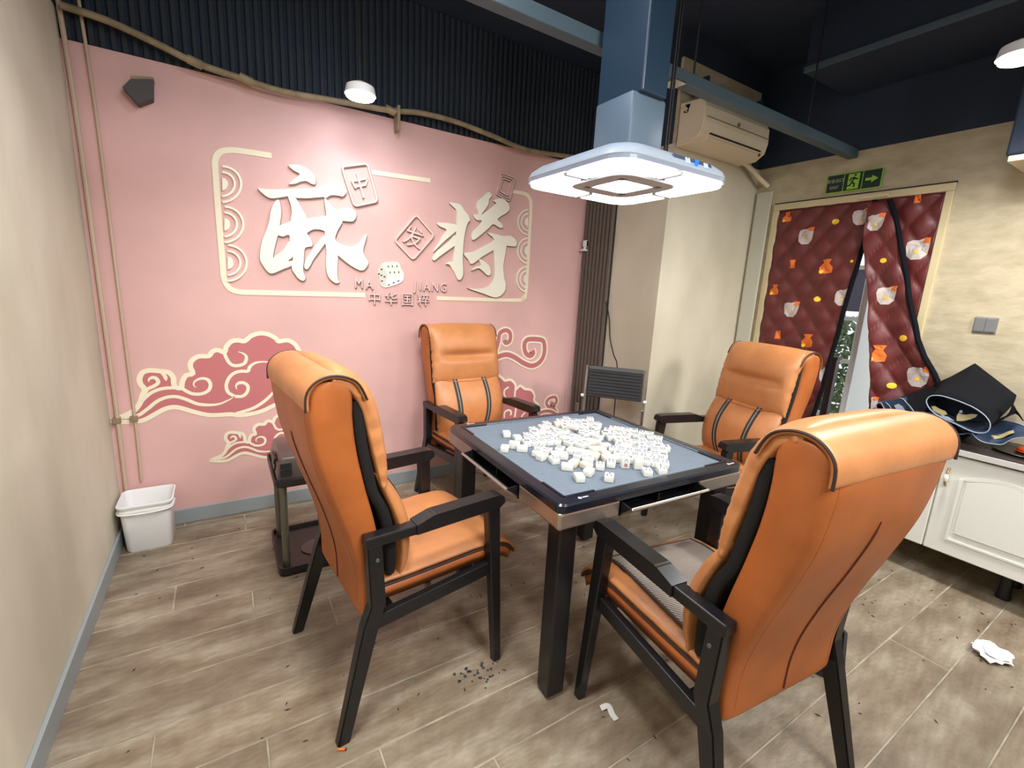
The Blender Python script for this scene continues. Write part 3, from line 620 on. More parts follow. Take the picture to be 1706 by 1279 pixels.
# ------------------------------------------------------------------ quilted curtains
PQ = .155
def qh(y, z): return .019*(abs(math.sin(math.pi*(y+z*.8)/PQ)*math.sin(math.pi*(y-z*.8)/PQ)))**.6
def lerp_edge(E, z):
    E = sorted(E, key=lambda p: p[1])
    if z <= E[0][1]: return E[0][0]
    for (y0, z0), (y1, z1) in zip(E, E[1:]):
        if z <= z1: return y0+(y1-y0)*(z-z0)/(z1-z0)
    return E[-1][0]
def curtain(name, label, X0, left, right, z0, z1, fold=.012, bind_left=False, bind_right=False, lean=0):
    """left = edge at the larger Y (left in the picture)"""
    t = thing(name, label, 'curtain', (X0, (left[0][0]+right[0][0])/2, z0))
    ny, nz = 60, int((z1-z0)/.018)
    def pt(u, z, e=0):
        yl, yr = lerp_edge(left, z), lerp_edge(right, z); y = yl+(yr-yl)*u
        s = (z1-z)/(z1-z0)
        return Vector((X0-e-qh(y, z)-fold*math.sin(u*7+z*1.3)*s-lean*s, y, z))
    bm = new(); A = []; B = []
    for j in range(nz+1):
        z = z0+(z1-z0)*j/nz
        A.append([bm.verts.new(pt(i/ny, z)) for i in range(ny+1)]); B.append([bm.verts.new(pt(i/ny, z)+Vector((.012+qh(pt(i/ny, z).y, z),0,0))) for i in range(ny+1)])
    for j in range(nz):
        for i in range(ny):
            bm.faces.new((A[j][i], A[j][i+1], A[j+1][i+1], A[j+1][i])); bm.faces.new((B[j][i], B[j+1][i], B[j+1][i+1], B[j][i+1]))
    for j in range(nz):
        bm.faces.new((A[j][0], A[j+1][0], B[j+1][0], B[j][0])); bm.faces.new((A[j][ny], B[j][ny], B[j+1][ny], A[j+1][ny]))
    for i in range(ny):
        bm.faces.new((A[0][i], B[0][i], B[0][i+1], A[0][i+1])); bm.faces.new((A[nz][i], A[nz][i+1], B[nz][i+1], B[nz][i]))
    obj('quilted_cloth', bm, M['maroon'], t, smooth='all')
    for f, u in ((bind_left, 0), (bind_right, 1)):
        if f:
            pts = [pt(u, z0+(z1-z0)*j/14, .002) for j in range(15)]
            b2 = new(); tube(b2, pts, .015, 8)
            obj('black_binding', b2, M['bind'], t, smooth=True)
    def motif(kind, px, py, s=1, clip=None):
        s *= .86
        c = P(px, py, 'x', X0-.02); bm2 = new(); bm3 = None
        def fan(bm, shape, k=1, dx=0, dy=0, e=.003):
            pts = [(c.y-(x*k+dx)*s, c.z+(y*k+dy)*s) for x, y in shape]
            def v(y, z):
                yl, yr = lerp_edge(left, z), lerp_edge(right, z); y = min(max(y, yr+.014), yl-.014)
                u = (y-yl)/(yr-yl); p = pt(u, z); return Vector((p.x-e, p.y, p.z))
            cy = sum(p[0] for p in pts)/len(pts); cz = sum(p[1] for p in pts)/len(pts)
            n = len(pts); rings = [[bm.verts.new(v(cy+(p[0]-cy)*q, cz+(p[1]-cz)*q)) for p in pts] for q in (1, .66, .33)]
            ctr = bm.verts.new(v(cy, cz))
            for a, b in zip(rings, rings[1:]):
                for i in range(n): bm.faces.new((a[i], a[(i+1)%n], b[(i+1)%n], b[i]))
            for i in range(n): bm.faces.new((rings[-1][i], rings[-1][(i+1)%n], ctr))
        circ = [(math.cos(a*.449), math.sin(a*.449)) for a in range(14)]
        if kind == 'pot':
            fan(bm2, [(-.06,.02),(-.055,.05),(-.03,.062),(0,.06),(.03,.072),(.06,.06),(.062,.02),(.055,-.03),(.03,-.06),(-.02,-.062),(-.05,-.035)])
            obj('printed_motif', bm2, M['pwhite'], t); bm3 = new(); fan(bm3, [(.02,.045),(.03,.075),(.066,.072),(.058,.04)], e=.005); obj('printed_motif', bm3, M['porange'], t)
            b4 = new(); fan(b4, [(x*.012, y*.012-.012) for x, y in circ], e=.005); obj('printed_motif', b4, M['pyellow'], t)
        elif kind == 'bag':
            fan(bm2, [(-.045,-.05),(-.05,-.01),(-.02,.025),(-.035,.05),(0,.055),(.035,.055),(.022,.022),(.05,-.01),(.045,-.05),(0,-.06)])
            obj('printed_motif', bm2, M['porange'], t); bm3 = new(); fan(bm3, [(x*.016-.03, y*.016-.045) for x, y in circ], e=.005); obj('printed_motif', bm3, M['pyellow'], t)
        elif kind == 'coin':
            fan(bm2, [(x*.026, y*.022) for x, y in circ]); obj('printed_motif', bm2, M['pyellow'], t)
        else:
            fan(bm2, [(-.02,-.035),(-.024,.035),(.02,.04),(.024,-.03)]); obj('printed_motif', bm2, M['porange'], t)
    return motif
mo = curtain('door_curtain', 'left maroon quilted door curtain printed with white pots and orange bags', XR-.002,
             [(2.038,0.0),(2.038,2.118)], [(1.60,.05),(1.55,.6),(1.50,1.2),(1.45,1.85),(1.43,2.118)], .06, 2.118, bind_right=True)
for k, x, y, s in (('pot',1341,394,1),('bag',1376,443,1),('red',1319,440,1),('coin',1391,369,1),('pot',1433,362,.9),('bag',1311,361,.7),('pot',1404,496,1),('coin',1361,498,1),('pot',1316,516,1),('bag',1290,482,.8),('red',1295,558,1),('bag',1344,567,1),('coin',1395,568,.8),('pot',1377,625,1),('coin',1419,435,.5)): mo(k, x, y, s)
mo = curtain('door_curtain', 'right maroon quilted door curtain hanging behind the pulled-over flap', XR-.002,
             [(1.12,.76),(1.24,1.3),(1.40,1.85),(1.42,2.118)], [(1.088,.76),(1.088,2.118)], .76, 2.118)
for k, x, y, s in (('pot',1527,416,1.1),('red',1500,473,1),('bag',1481,380,1),('red',1528,331,.8),('pot',1509,560,.7)): mo(k, x, y, s)
mo = curtain('curtain_flap', 'middle maroon quilted curtain flap pulled over the counter with black binding', XR-.05,
             [(1.20,.80),(1.235,1.03),(1.29,1.26),(1.35,1.56),(1.40,1.72),(1.44,1.88),(1.45,2.10)], [(.84,.92),(.90,1.05),(1.02,1.22),(1.12,1.5),(1.20,1.75),(1.29,2.0),(1.335,2.10)], .80, 2.10, fold=.02, bind_right=True, lean=.03)
for k, x, y, s in (('pot',1457,371,.9),('coin',1472,434,.8),('pot',1476,493,1),('coin',1507,563,1),('bag',1465,588,1.1),('pot',1530,628,1.1),('coin',1487,642,1),('pot',1452,671,.8),('bag',1446,512,.5)): mo(k, x, y, s)

# ------------------------------------------------------------------ white sideboard
CX, CZ0, CZ1 = 3.17, .18, .72
cab = thing('sideboard', 'white sideboard with arched raised-panel doors against the right wall', 'cabinet', (3.39, .2, 0))
obj('body', box(new(), CX+.018, XR-.002, -.78, 1.22, CZ0, CZ1, bev=.002), M['white2'], cab)
def cdoor(y0, y1, hside):
    d = obj('door', box(new(), CX, CX+.018, y0+.002, y1-.002, CZ0, CZ1-.008, bev=.004), M['white2'], cab)
    m_ = .085; zz0 = CZ0+.085; zz1 = CZ1-.125; mid = (y0+y1)/2; pts = []
    pts = [(y0+m_, zz0), (y1-m_, zz0), (y1-m_, zz1)]
    for i in range(1, 12):
        s = i/12; pts.append(((y1-m_)+(y0-y1+2*m_)*s, zz1+.04*math.sin(math.pi*s)**1.0*(1 if .08 < s < .92 else .3)))
    pts.append((y0+m_, zz1))
    p3 = [Vector((CX, y, z)) for y, z in pts]
    o = obj('moulding', ribbon(new(), p3, .016, (-1,0,0), .006, True), M['white2'], d); o.location = (0,0,0)
    c = sum(p3, Vector())/len(p3); q3 = [c+(p-c)*.86 for p in p3]
    bm = new(); poly_prism(bm, q3, (-1,0,0), .007); o = obj('raised_panel', bm, M['white2'], d); o.location = (0,0,0)
    yh = y1-.03 if hside > 0 else y0+.03
    h = obj('handle', tube(new(), cr([(CX-.002, yh, .545),(CX-.022, yh, .56),(CX-.026, yh, .59),(CX-.022, yh, .62),(CX-.002, yh, .64)], 4), .0055, 8), M['brass'], d, smooth=True); h.location = (0,0,0)
    h = obj('handle_grip', lathe(new(), [(.005,0),(.010,.008),(.011,.02),(.010,.032),(.005,.04)], (CX-.027, yh, .572), 12), M['porc'], d, smooth=True); h.location = (0,0,0)
    return d
cdoor(.232, .712, 1); cdoor(.714, 1.215, -1); cdoor(-.25, .230, -1); cdoor(-.77, -.252, 1)
for y in (.40, 1.12, -.6):
    for x in (3.34, 3.55): obj('foot', lathe(new(), [(.03,0),(.032,.01),(.026,.03),(.024,.18)], (x, y, 0), 16), M['blackpl'], cab, smooth=True)
ct = thing('countertop', 'black countertop with pale front edge on the white sideboard', 'countertop', (3.38, .2, CZ1))
obj('slab', box(new(), CX-.018, XR-.001, -.79, 1.24, CZ1+.002, CZ1+.038, bev=.002), M['counter'], ct)
obj('front_edge', box(new(), CX-.024, CX-.017, -.79, .86, CZ1+.003, CZ1+.032, bev=.001), M['whedge'], ct)

# mats heaped on the counter
ZM = (1410,590,.17351)
def Q(x, y, X): return P(ZM[0]+x*ZM[2], ZM[1]+y*ZM[2], 'x', X)
def ruled(bm, Fp, Rp, th=.004, n=5, m=6):
    Fp = cr(Fp, n); Rp = [Rp[min(i//n, len(Rp)-1)].lerp(Rp[min(i//n+1, len(Rp)-1)], (i%n)/n) for i in range(len(Fp))]; N = len(Fp); top = []; 
    for i in range(N):
        top.append([Fp[i].lerp(Rp[i], j/m) for j in range(m+1)])
    T = [[bm.verts.new(p) for p in r] for r in top]
    for i in range(N-1):
        for j in range(m): bm.faces.new((T[i][j], T[i+1][j], T[i+1][j+1], T[i][j+1]))
    return bm
def solid(o, th):
    md = o.modifiers.new('solid', 'SOLIDIFY'); md.thickness = th; md.offset = 0; return o
mt = thing('table_mat', 'large black rubber table mat folded into a loop on the countertop, topmost', 'mat', (3.4, .8, .80))
fx = [(480,445),(530,422),(620,510),(690,592),(850,640),(800,540),(768,450),(860,395),(1050,440),(1200,500),(1310,570),(1380,700)]
rx = [(500,425),(560,400),(640,370),(740,330),(830,290),(915,258),(1000,220),(1110,160),(1235,90),(1430,240),(1630,395),(1600,480)]
Xf = [3.42,3.38,3.34,3.32,3.30,3.29,3.28,3.28,3.28,3.28,3.28,3.28]; Xr_ = [3.5,3.5,3.51,3.52,3.53,3.53,3.54,3.55,3.57,3.56,3.55,3.54]
solid(obj('black_backing', ruled(new(), [Q(a,b,x) for (a,b),x in zip(fx,Xf)], [Q(a,b,x) for (a,b),x in zip(rx,Xr_)]), M['neo'], mt, smooth='all'), .005)
lb = [(768,450),(790,510),(850,570),(940,620),(1050,670),(1200,740),(1290,757),(1350,745),(1380,700)]
obj('inner_fold', poly_prism(new(), [Q(a,b,3.47) for a,b in [(1372,690),(1365,640),(1305,575),(1195,508),(1045,450),(930,412),(860,402),(800,415),(780,450),(800,500),(860,560),(950,610),(1060,660),(1200,725),(1290,742),(1345,732)]], (1,0,0), .004), M['printm'], mt)
lr = [(820,440),(850,480),(900,520),(980,560),(1080,600),(1200,640),(1290,650),(1340,650),(1375,690)]
solid(obj('printed_face', ruled(new(), [Q(a,b,3.28) for a,b in lb], [Q(a,b,3.46) for a,b in lr]), M['printm'], mt, smooth='all'), .004)
loop = [(1380,700),(1370,640),(1310,570),(1200,500),(1050,440),(930,403),(860,395),(800,405),(768,450),(790,510),(850,570),(940,620),(1050,670),(1200,740),(1290,757),(1350,745)]
obj('stitched_edge', tube(new(), cr([Q(a,b,3.277) for a,b in loop], 4, True), .0028, 6, True), M['edge'], mt, smooth=True)
obj('stitched_edge', tube(new(), cr([Q(a,b,x) for (a,b),x in zip(fx[:5],Xf)], 4), .0028, 6), M['edge'], mt, smooth=True)
for q in ([(815,500),(850,495),(900,525),(950,545),(970,575),(930,590),(880,565),(840,545)], [(1060,590),(1080,560),(1110,575),(1150,580),(1200,572),(1262,578),(1240,605),(1190,625),(1120,640),(1060,640)]):
    obj('print', poly_prism(new(), [Q(a,b,3.30) for a,b in q], (-1,0,0), .002), M['printy'], mt)
for q in ([(900,585),(980,600),(1040,640),(960,625)], [(1085,540),(1110,535),(1120,560),(1090,565)]):
    obj('print', poly_prism(new(), [Q(a,b,3.299) for a,b in q], (-1,0,0), .002), M['printw'], mt)
solid(obj('side_flap', ruled(new(), [Q(a,b,3.36) for a,b in [(1380,700),(1450,660),(1560,570),(1600,480)]], [Q(a,b,3.52) for a,b in [(1430,640),(1520,600),(1640,560),(1700,640)]]), M['neo'], mt, smooth='all'), .005)
def folded(label, curves, X0, dx, m, zlift=0):
    t = thing('table_mat', label, 'mat', tuple(Q(*curves[0][0], X0)))
    for c in curves:
        Fp = [Q(a, b, X0) for a, b in c]
        solid(obj('printed_face', ruled(new(), Fp, [p+Vector((dx, .02, .0)) for p in Fp], m=3), m, t, smooth='all'), .004)
        obj('stitched_edge', tube(new(), cr([p+Vector((-.003,0,0)) for p in Fp], 4), .0026, 6), M['edge'], t, smooth=True)
    return t
t1 = folded('dark blue printed mat folded in waves at the left end of the heap', [[(285,495),(300,470),(335,468),(365,520),(400,575),(500,602),(700,628),(900,645)], [(530,422),(560,440),(620,520),(690,592),(760,625),(900,640)], [(380,462),(420,500),(450,560),(500,590)], [(285,495),(300,530),(400,580)]], 3.36, .2, M['printm'])
obj('print', poly_prism(new(), [Q(a,b,3.352) for a,b in [(460,490),(500,475),(540,500),(565,540),(530,550),(480,530)]], (-1,0,0), .002), M['printw'], t1)
obj('print', poly_prism(new(), [Q(a,b,3.352) for a,b in [(610,595),(670,590),(725,618),(690,625),(630,612)]], (-1,0,0), .002), M['printw'], t1)
obj('printed_panel', poly_prism(new(), [Q(a,b,3.358) for a,b in [(300,475),(440,440),(530,422),(620,520),(690,592),(740,625),(500,602),(400,575),(350,500)]], (1,0,0), .006), M['printm'], t1)
t2 = folded('thin dark mat lying in flat folds under the wavy mat', [[(165,565),(190,547),(250,562),(330,602),(450,612),(600,640),(850,668),(1000,695),(1075,765),(1200,752)], [(165,565),(180,590),(330,612),(560,648),(800,680),(1000,715),(1075,768)], [(270,557),(300,550),(380,592),(560,622),(850,660),(980,670)]], 3.35, .22, M['printm'])
t3 = folded('dark printed mat drooping over the counter at the right edge of the photo', [[(1210,757),(1260,810),(1320,842),(1400,858),(1490,866),(1545,840),(1600,812),(1660,802),(1760,800),(1900,830)]], 3.29, .0, M['printm'])
solid(obj('printed_face', ruled(new(), [Q(a,b,3.29) for a,b in [(1210,757),(1320,842),(1490,866),(1600,812),(1720,800),(1900,830)]], [Q(a,b,3.50) for a,b in [(1380,700),(1430,645),(1520,640),(1620,660),(1706,690),(1900,720)]]), M['printm'], t3, smooth='all'), .004)
obj('stitched_edge', tube(new(), cr([Q(a,b,3.49) for a,b in [(1430,642),(1520,636),(1620,655),(1720,690)]], 4), .0026, 6), M['edge'], t3, smooth=True)
obj('print', ruled(new(), [Q(a,b,3.33)+Vector((0,0,.006)) for a,b in [(1380,830),(1440,822),(1500,810),(1560,780),(1610,765)]], [Q(a,b,3.36)+Vector((0,0,.01)) for a,b in [(1390,790),(1440,800),(1500,780),(1540,760),(1600,745)]], m=2), M['printy'], t3)
t4 = thing('table_mat', 'plain black mat folded flat at the bottom of the heap', 'mat', (3.42, .9, CZ1+.038))
for k in range(2): obj('folded_layer', box(new(), 3.34+.015*k, 3.60, .72+.02*k, 1.225-.01*k, CZ1+.039+.012*k, CZ1+.050+.012*k, bev=.004), M['neo'], t4)
t5 = thing('ashtray', 'shallow black tray on the counter under the drooping mat', 'tray', tuple(P(1690, 752, 'z', CZ1+.04)))
ctr = P(1706, 757, 'z', CZ1+.04); ctr.z = CZ1+.039
obj('tray', lathe(new(), [(.105,0),(.12,.008),(.118,.010),(.10,.006),(.02,.005)], (ctr.x+.02, ctr.y, ctr.z), 28), M['blackpl'], t5, smooth=True)
t6 = thing('orange_lid', 'bright orange plastic lid lying on the black tray', 'lid', (ctr.x+.03, ctr.y-.03, ctr.z+.011))
obj('lid', lathe(new(), [(.055,0),(.057,.012),(.05,.018),(.01,.019)], (ctr.x+.035, ctr.y-.02, ctr.z+.011), 24), M['orangepl'], t6, smooth=True)
obj('rim', lathe(new(), [(.058,0),(.061,.003),(.058,.006)], (ctr.x+.035, ctr.y-.02, ctr.z+.0105), 24), M['orangepl'], t6, smooth=True)

# ------------------------------------------------------------------ chairs
def pad(C, wd, tf, tb, p=5, q=5, nx=20, ns=28, bumpf=None, edge_noise=0, seed=0):
    """cushion along a (y,z) centre line; tf/tb thickness functions of t; wd half-width function of t"""
    bm = new(); C = [Vector((0, y, z)) for y, z in C]; L = cr(C, 12); N = len(L)-1
    fr_, bk = [], []
    for i in range(ns+1):
        t = .5-.5*math.cos(math.pi*i/ns); f = t*N; k = min(int(f), N-1); c = L[k].lerp(L[k+1], f-k)
        d = (L[min(k+1,N)]-L[max(k-1,0)]).normalized(); n = Vector((0, d.z, -d.y))   # points to +y when going up
        e2 = max(0, 1-abs(2*t-1)**q)**(1/q)
        ra, rb = [], []
        for j in range(nx+1):
            s = -math.cos(math.pi*j/nx); e = max(0, 1-abs(s)**p)**(1/p)
            ww = wd(t)*(1+edge_noise*noise.noise(Vector((t*22, s*3, seed)))*abs(s)**3); x = ww*s
            b = bumpf(s, t) if bumpf else 0
            ra.append(bm.verts.new(c+n*((tf(t)+b)*e*e2)+Vector((x,0,0)))); rb.append(bm.verts.new(c-n*(tb(t)*e*e2)+Vector((x,0,0))))
        fr_.append(ra); bk.append(rb)
    for A, flip in ((fr_, 0), (bk, 1)):
        for i in range(ns):
            for j in range(nx):
                f = (A[i][j], A[i][j+1], A[i+1][j+1], A[i+1][j]); bm.faces.new(f[::-1] if flip else f)
    bmesh.ops.remove_doubles(bm, verts=bm.verts, dist=1e-5)
    return bm
def surf(C, t, x, h):
    L = cr([Vector((0, y, z)) for y, z in C], 12); N = len(L)-1; f = t*N; k = min(int(f), N-1); c = L[k].lerp(L[k+1], f-k)
    d = (L[min(k+1,N)]-L[max(k-1,0)]).normalized(); n = Vector((0, d.z, -d.y)); return c+n*h+Vector((x,0,0))
def lum_bump(s, t): return -.006*math.exp(-((s)**2)/.004)*0 + .006*math.sin(t*9)*abs(s)**4 - .006*abs(math.sin(t*38))*abs(s)**7
def head_bump(s, t):  # tuck between pillow and roll
    k = max(0, 1-(s/.86)**4); return -.036*k*math.exp(-((t-.36)/.05)**2) - .004*abs(math.sin(s*21+t*5))*abs(s)**5 - .006*abs(math.sin(t*46))*abs(s)**7
def seat_bump(s, t):
    r = 0
    for a in (-.36, .36): r -= .007*math.exp(-((s-a)/.05)**2)*(1 if .25 < t < .8 else 0)
    for b in (.3, .62): r -= .006*math.exp(-((t-b)/.025)**2)*(1-min(1,abs(s)*1.1)**4)
    return r
def chair():
    t = thing('armchair', 'x', 'chair', (0,0,0), 0, 'orange leather mahjong armchairs')
    O = lambda n, bm, m, sm=False, p=t: obj(n, bm, m, p, smooth=sm, world=False)
    # rear legs (bent) and front legs
    for s in (-1, 1):
        bm = new()
        def sec(x, y, z, a, b): return [(x-a, y-b, z), (x+a, y-b, z), (x+a, y+b, z), (x-a, y+b, z)]
        S_ = [sec(s*.292, -.335, 0, .016, .020), sec(s*.270, -.235, .37, .021, .027), sec(s*.272, -.212, .44, .021, .025), sec(s*.272, -.222, .655, .020, .024)]
        R_ = [[bm.verts.new(v) for v in q] for q in S_]
        for a, b in zip(R_, R_[1:]):
            for k in range(4): bm.faces.new((a[k], a[(k+1)%4], b[(k+1)%4], b[k]))
        bm.faces.new(R_[0][::-1]); bm.faces.new(R_[-1])
        bmesh.ops.bevel(bm, geom=[e for e in bm.edges if abs(e.verts[0].co.z-e.verts[1].co.z) > .05], offset=.004, segments=2, affect='EDGES')
        O('leg', bm, M['blk'])
        bm = new(); hexa(bm, sec(s*.294, .262, 0, .015, .016), sec(s*.274, .225, .655, .020, .026), bev=.004); O('leg', bm, M['blk'])
        bm = new(); hexa(bm, [(s*.27-.014, -.23, .345), (s*.27+.014, -.23, .345), (s*.27+.014, .245, .385), (s*.27-.014, .245, .385)],
                         [(s*.27-.014, -.22, .395), (s*.27+.014, -.22, .395), (s*.27+.014, .24, .435), (s*.27-.014, .24, .435)], bev=.003); O('side_rail', bm, M['blk'])
        bm = new(); box(bm, s*.272-.022, s*.272+.022, -.25, -.03, .645, .680, bev=.005)
        sec2 = [(-.085,.648),(.245,.655),(.268,.672),(.262,.700),(.235,.706),(-.02,.702),(-.085,.682)]
        poly_prism(bm, [Vector((s*.272-.028, y, z)) for y, z in sec2], (1,0,0), .056)
        bmesh.ops.bevel(bm, geom=[e for e in bm.edges if abs(e.verts[0].co.x-e.verts[1].co.x) > .05 and e.verts[0].co.z > .69], offset=.006, segments=2, affect='EDGES')
        O('armrest', bm, M['blk'])
        O('bolt', cyl(new(), (s*.292, -.215, .60), (s*.296, -.215, .60), .006, n=10), M['grey'])
    O('front_rail', box(new(), -.26, .26, .215, .24, .37, .41, bev=.003), M['blk']); O('rear_rail', box(new(), -.26, .26, -.165, -.14, .35, .385, bev=.003), M['blk'])
    # seat
    C1 = [(-.215,.425),(-.1,.425),(.06,.43),(.2,.435),(.29,.425),(.322,.405)]
    st = O('seat', pad(C1, lambda t: .250+.012*t, lambda t: -.0-.03, lambda t: .045, p=9, q=9), M['orange'], 'all')
    C2 = [(-.20,.472),(-.05,.475),(.10,.482),(.22,.486),(.31,.472),(.352,.43)]
    c2 = O('seat_cushion', pad(C2, lambda t: .243+.022*t, lambda t: -.026, lambda t: .020, p=4, q=6, bumpf=lambda s, t: -seat_bump(s, t), edge_noise=.015), M['orange_lit'], 'all')
    rim = [surf(C2, .02+.96*k/24, (.243+.022*(.02+.96*k/24)), .004) for k in range(25)]
    O('piping', tube(new(), rim, .005, 6), M['pipg']); O('piping', tube(new(), [Vector((-p.x, p.y, p.z)) for p in rim], .005, 6), M['pipg'])
    O('piping', tube(new(), cr([Vector((-.262,.352,.432)), Vector((0,.362,.424)), Vector((.262,.352,.432))], 8), .005, 6), M['pipg'])
    # back shell: centre line between rear and front surfaces
    CB = [(-.215,.37),(-.212,.48),(-.222,.58),(-.250,.70),(-.285,.82),(-.315,.94),(-.326,1.04),(-.326,1.095),(-.326,1.165)]
    cap = lambda t: math.sqrt(max(0, 1-max(0, (t-.915)/.085)**2))
    tfb = lambda t: (.035+.035*min(1, t*1.6))*cap(t); tbb = lambda t: (.035+.035*min(1, t*1.2))*cap(t)
    wdb = lambda t: .236+.022*min(1, t*1.3)
    O('back_shell', pad(CB, wdb, tfb, tbb, p=7, q=24, nx=26, ns=48), M['orange'], 'all')
    # centre seam and side seams on the rear face
    O('back_seam', tube(new(), [surf(CB, .03+.63*k/20, 0, -tbb(.03+.63*k/20)+.0005-.0015) for k in range(21)], [.0028]*20+[.001], 6), M['seam'])
    for s in (-1, 1):
        O('side_seam', tube(new(), [surf(CB, .05+.86*k/24, s*wdb(.5)*(.80+.10*k/24), -tbb(.05+.86*k/24)*.93) for k in range(25)], .0018, 5), M['orange'])
    O('crest_seam', tube(new(), [surf(CB, .895, s/20*.252, -tbb(.8)*(.99 if abs(s) < 17 else .86)) for s in range(-20, 21)], .0018, 5), M['seam'])
    # crest roll wrapping over the top
    CC = [(-.388,1.085),(-.384,1.135),(-.355,1.165),(-.310,1.172),(-.262,1.152),(-.235,1.10)]
    O('crest', pad(CC, lambda t: .2595, lambda t: -.004, lambda t: .013, p=10, q=4, nx=24, ns=24), M['orange_lit'], 'all')
    for s in (-1, 1): O('crest_piping', tube(new(), [surf(CC, k/24, s*.2595, -.009) for k in range(25)], .0034, 6), M['pipg'])
    # black lining between shell and cushions
    CL = [(-.150,.50),(-.150,.62),(-.172,.73),(-.205,.80),(-.222,.88),(-.240,.98),(-.25,1.10)]
    O('lining', pad(CL, lambda t: .246, lambda t: .017, lambda t: .018, p=12, q=8), M['blkfab'], 'all')
    # lumbar cushion
    CLu = [(-.118,.475),(-.110,.56),(-.118,.66),(-.150,.76),(-.195,.86)]
    tl = lambda t: .030+.032*math.sin(math.pi*min(1, t*1.05))
    lu = O('back_cushion', pad(CLu, lambda t: .240+.018*math.sin(math.pi*t), tl, lambda t: .018, p=2.6, q=3.2, bumpf=lum_bump, edge_noise=.03, nx=26, ns=34), M['orange_lit'], 'all')
    # headrest cushion
    CH_ = [(-.178,.812),(-.194,.90),(-.215,1.0),(-.235,1.08),(-.272,1.138),(-.325,1.165)]
    th = lambda t: .050+.012*math.sin(math.pi*t)
    O('headrest', pad(CH_, lambda t: .258-.006*math.sin(math.pi*t), th, lambda t: .014, p=3.6, q=3, bumpf=head_bump, edge_noise=.03, nx=30, ns=44, seed=4), M['orange_lit'], 'all')
    O('headrest_seam', tube(new(), cr([Vector((-.245,-.165,.845)), Vector((-.12,-.142,.822)), Vector((0,-.136,.815)), Vector((.12,-.142,.822)), Vector((.245,-.165,.845))], 6), .005, 6), M['orange'], True)
    # two dark bands with zips
    for s in (-1, 1):
        for wdt, h, nm, mm in ((.036, .0015, 'band', M['stripe']), (.0055, .0032, 'zip', M['zipm'])):
            bm = new(); pr = []
            for k in range(25):
                tt = .06+.84*k/24; xx = s*(.085+.022*math.sin(math.pi*tt*.8)+.01*tt)
                sx = xx/(.25); e = max(0, 1-abs(sx)**2.6)**(1/2.6); e2 = max(0, 1-abs(2*tt-1)**3.2)**(1/3.2)
                c = surf(CLu, tt, xx, tl(tt)*e*e2+lum_bump(sx, tt)+h)
                pr.append((bm.verts.new(c-Vector((wdt/2,0,0))), bm.verts.new(c+Vector((wdt/2,0,0)))))
            for a, b in zip(pr, pr[1:]): bm.faces.new((a[0], a[1], b[1], b[0]))
            solid(O(nm, bm, mm), .002)
    return t
ch0 = chair()
CHAIRS = [(.540, 1.590, -1.473, 'orange leather armchair left of the table, its side and back turned to the camera'),
          (1.400, 2.584, 3.198, 'orange leather armchair by the pink wall facing the camera across the table'),
          (2.505, 1.558, 1.366, 'orange leather armchair on the right of the table in front of the curtained door'),
          (1.281, .737, -.094, 'orange leather armchair nearest the camera with a woven mat on its seat')]
chs = [ch0]+[copy_tree(ch0) for _ in range(3)]
for c, (x, y, a, lab) in zip(chs, CHAIRS): c.location = (x, y, 0); c.rotation_euler = (0,0,a); c['label'] = lab
# woven seat mat on the near chair
sm = thing('seat_mat', 'grey woven seat mat with dark border on the nearest armchair', 'mat', (1.281, .737, .505), -.094-.05)
CS = [(-.16,.504),(-.05,.5045),(.10,.5115),(.22,.515),(.30,.503)]
obj('woven_pad', pad([(y, z) for y, z in CS], lambda t: .195, lambda t: -.0035, lambda t: .0035, p=20, q=20, nx=10, ns=16), M['seatmat'], sm, smooth='all', world=False)
for o in sm.children: o.location.z = -.505
bp_ = new(); 
for s in (-1, 1): tube(bp_, [surf(CS, k/12, s*.195, 0) for k in range(13)], .006, 6)
for t_ in (0, 1): tube(bp_, [surf(CS, t_, .195*q/6, 0) for q in range(-6, 7)], .006, 6)
for o2_ in (obj('border', bp_, M['seatmatd'], sm, world=False),): o2_.location.z = -.505

# ------------------------------------------------------------------ mahjong table
TX, TY, TA = 1.3403, 1.4765, -.0378
tb = thing('mahjong_table', 'automatic mahjong table with grey felt, black rim and silver apron', 'table', (TX, TY, 0), TA)
T = lambda n, bm, m, sm=False, p=tb: obj(n, bm, m, p, smooth=sm, world=False)
H = .465; TZ = .78; IN = .415
T('felt', box(new(), -IN-.004, IN+.004, -IN-.004, IN+.004, TZ-.022, TZ-.006), M['felt'])
bm = new(); a = rrect(H, .03, 5); b = rrect(H-.006, .026, 5); c = rrect(IN+.008, .012, 5); d = rrect(IN, .008, 5)
rg = [[bm.verts.new((x, y, z)) for x, y in q] for q, z in ((a, TZ-.03), (a, TZ-.006), (b, TZ), (c, TZ+.001), (d, TZ-.006), (d, TZ-.03))]
n_ = len(a)
for i in range(6):
    p_, q_ = rg[i], rg[(i+1)%6]
    for k in range(n_): bm.faces.new((p_[k], p_[(k+1)%n_], q_[(k+1)%n_], q_[k]))
T('rim', bm, M['frame'], 30)
for k in range(4):       # dark rim strips inside every corner
    a = R(90*k)
    for (x0_, x1_) in ((-IN, -IN+.13), (IN-.13, IN)):
        bm = new(); box(bm, x0_, x1_, IN-.007, IN+.003, TZ-.007, TZ+.0012, bev=.0005); bm.transform(Matrix.Rotation(a, 4, 'Z')); T('rim_strip', bm, M['frame'])
    bm = new(); box(bm, -IN+.13, IN-.13, IN-.006, IN+.002, TZ-.007, TZ+.0015, bev=.001); bm.transform(Matrix.Rotation(a, 4, 'Z')); T('inner_lip', bm, M['felt'])
A0, A1 = TZ-.088, TZ-.030
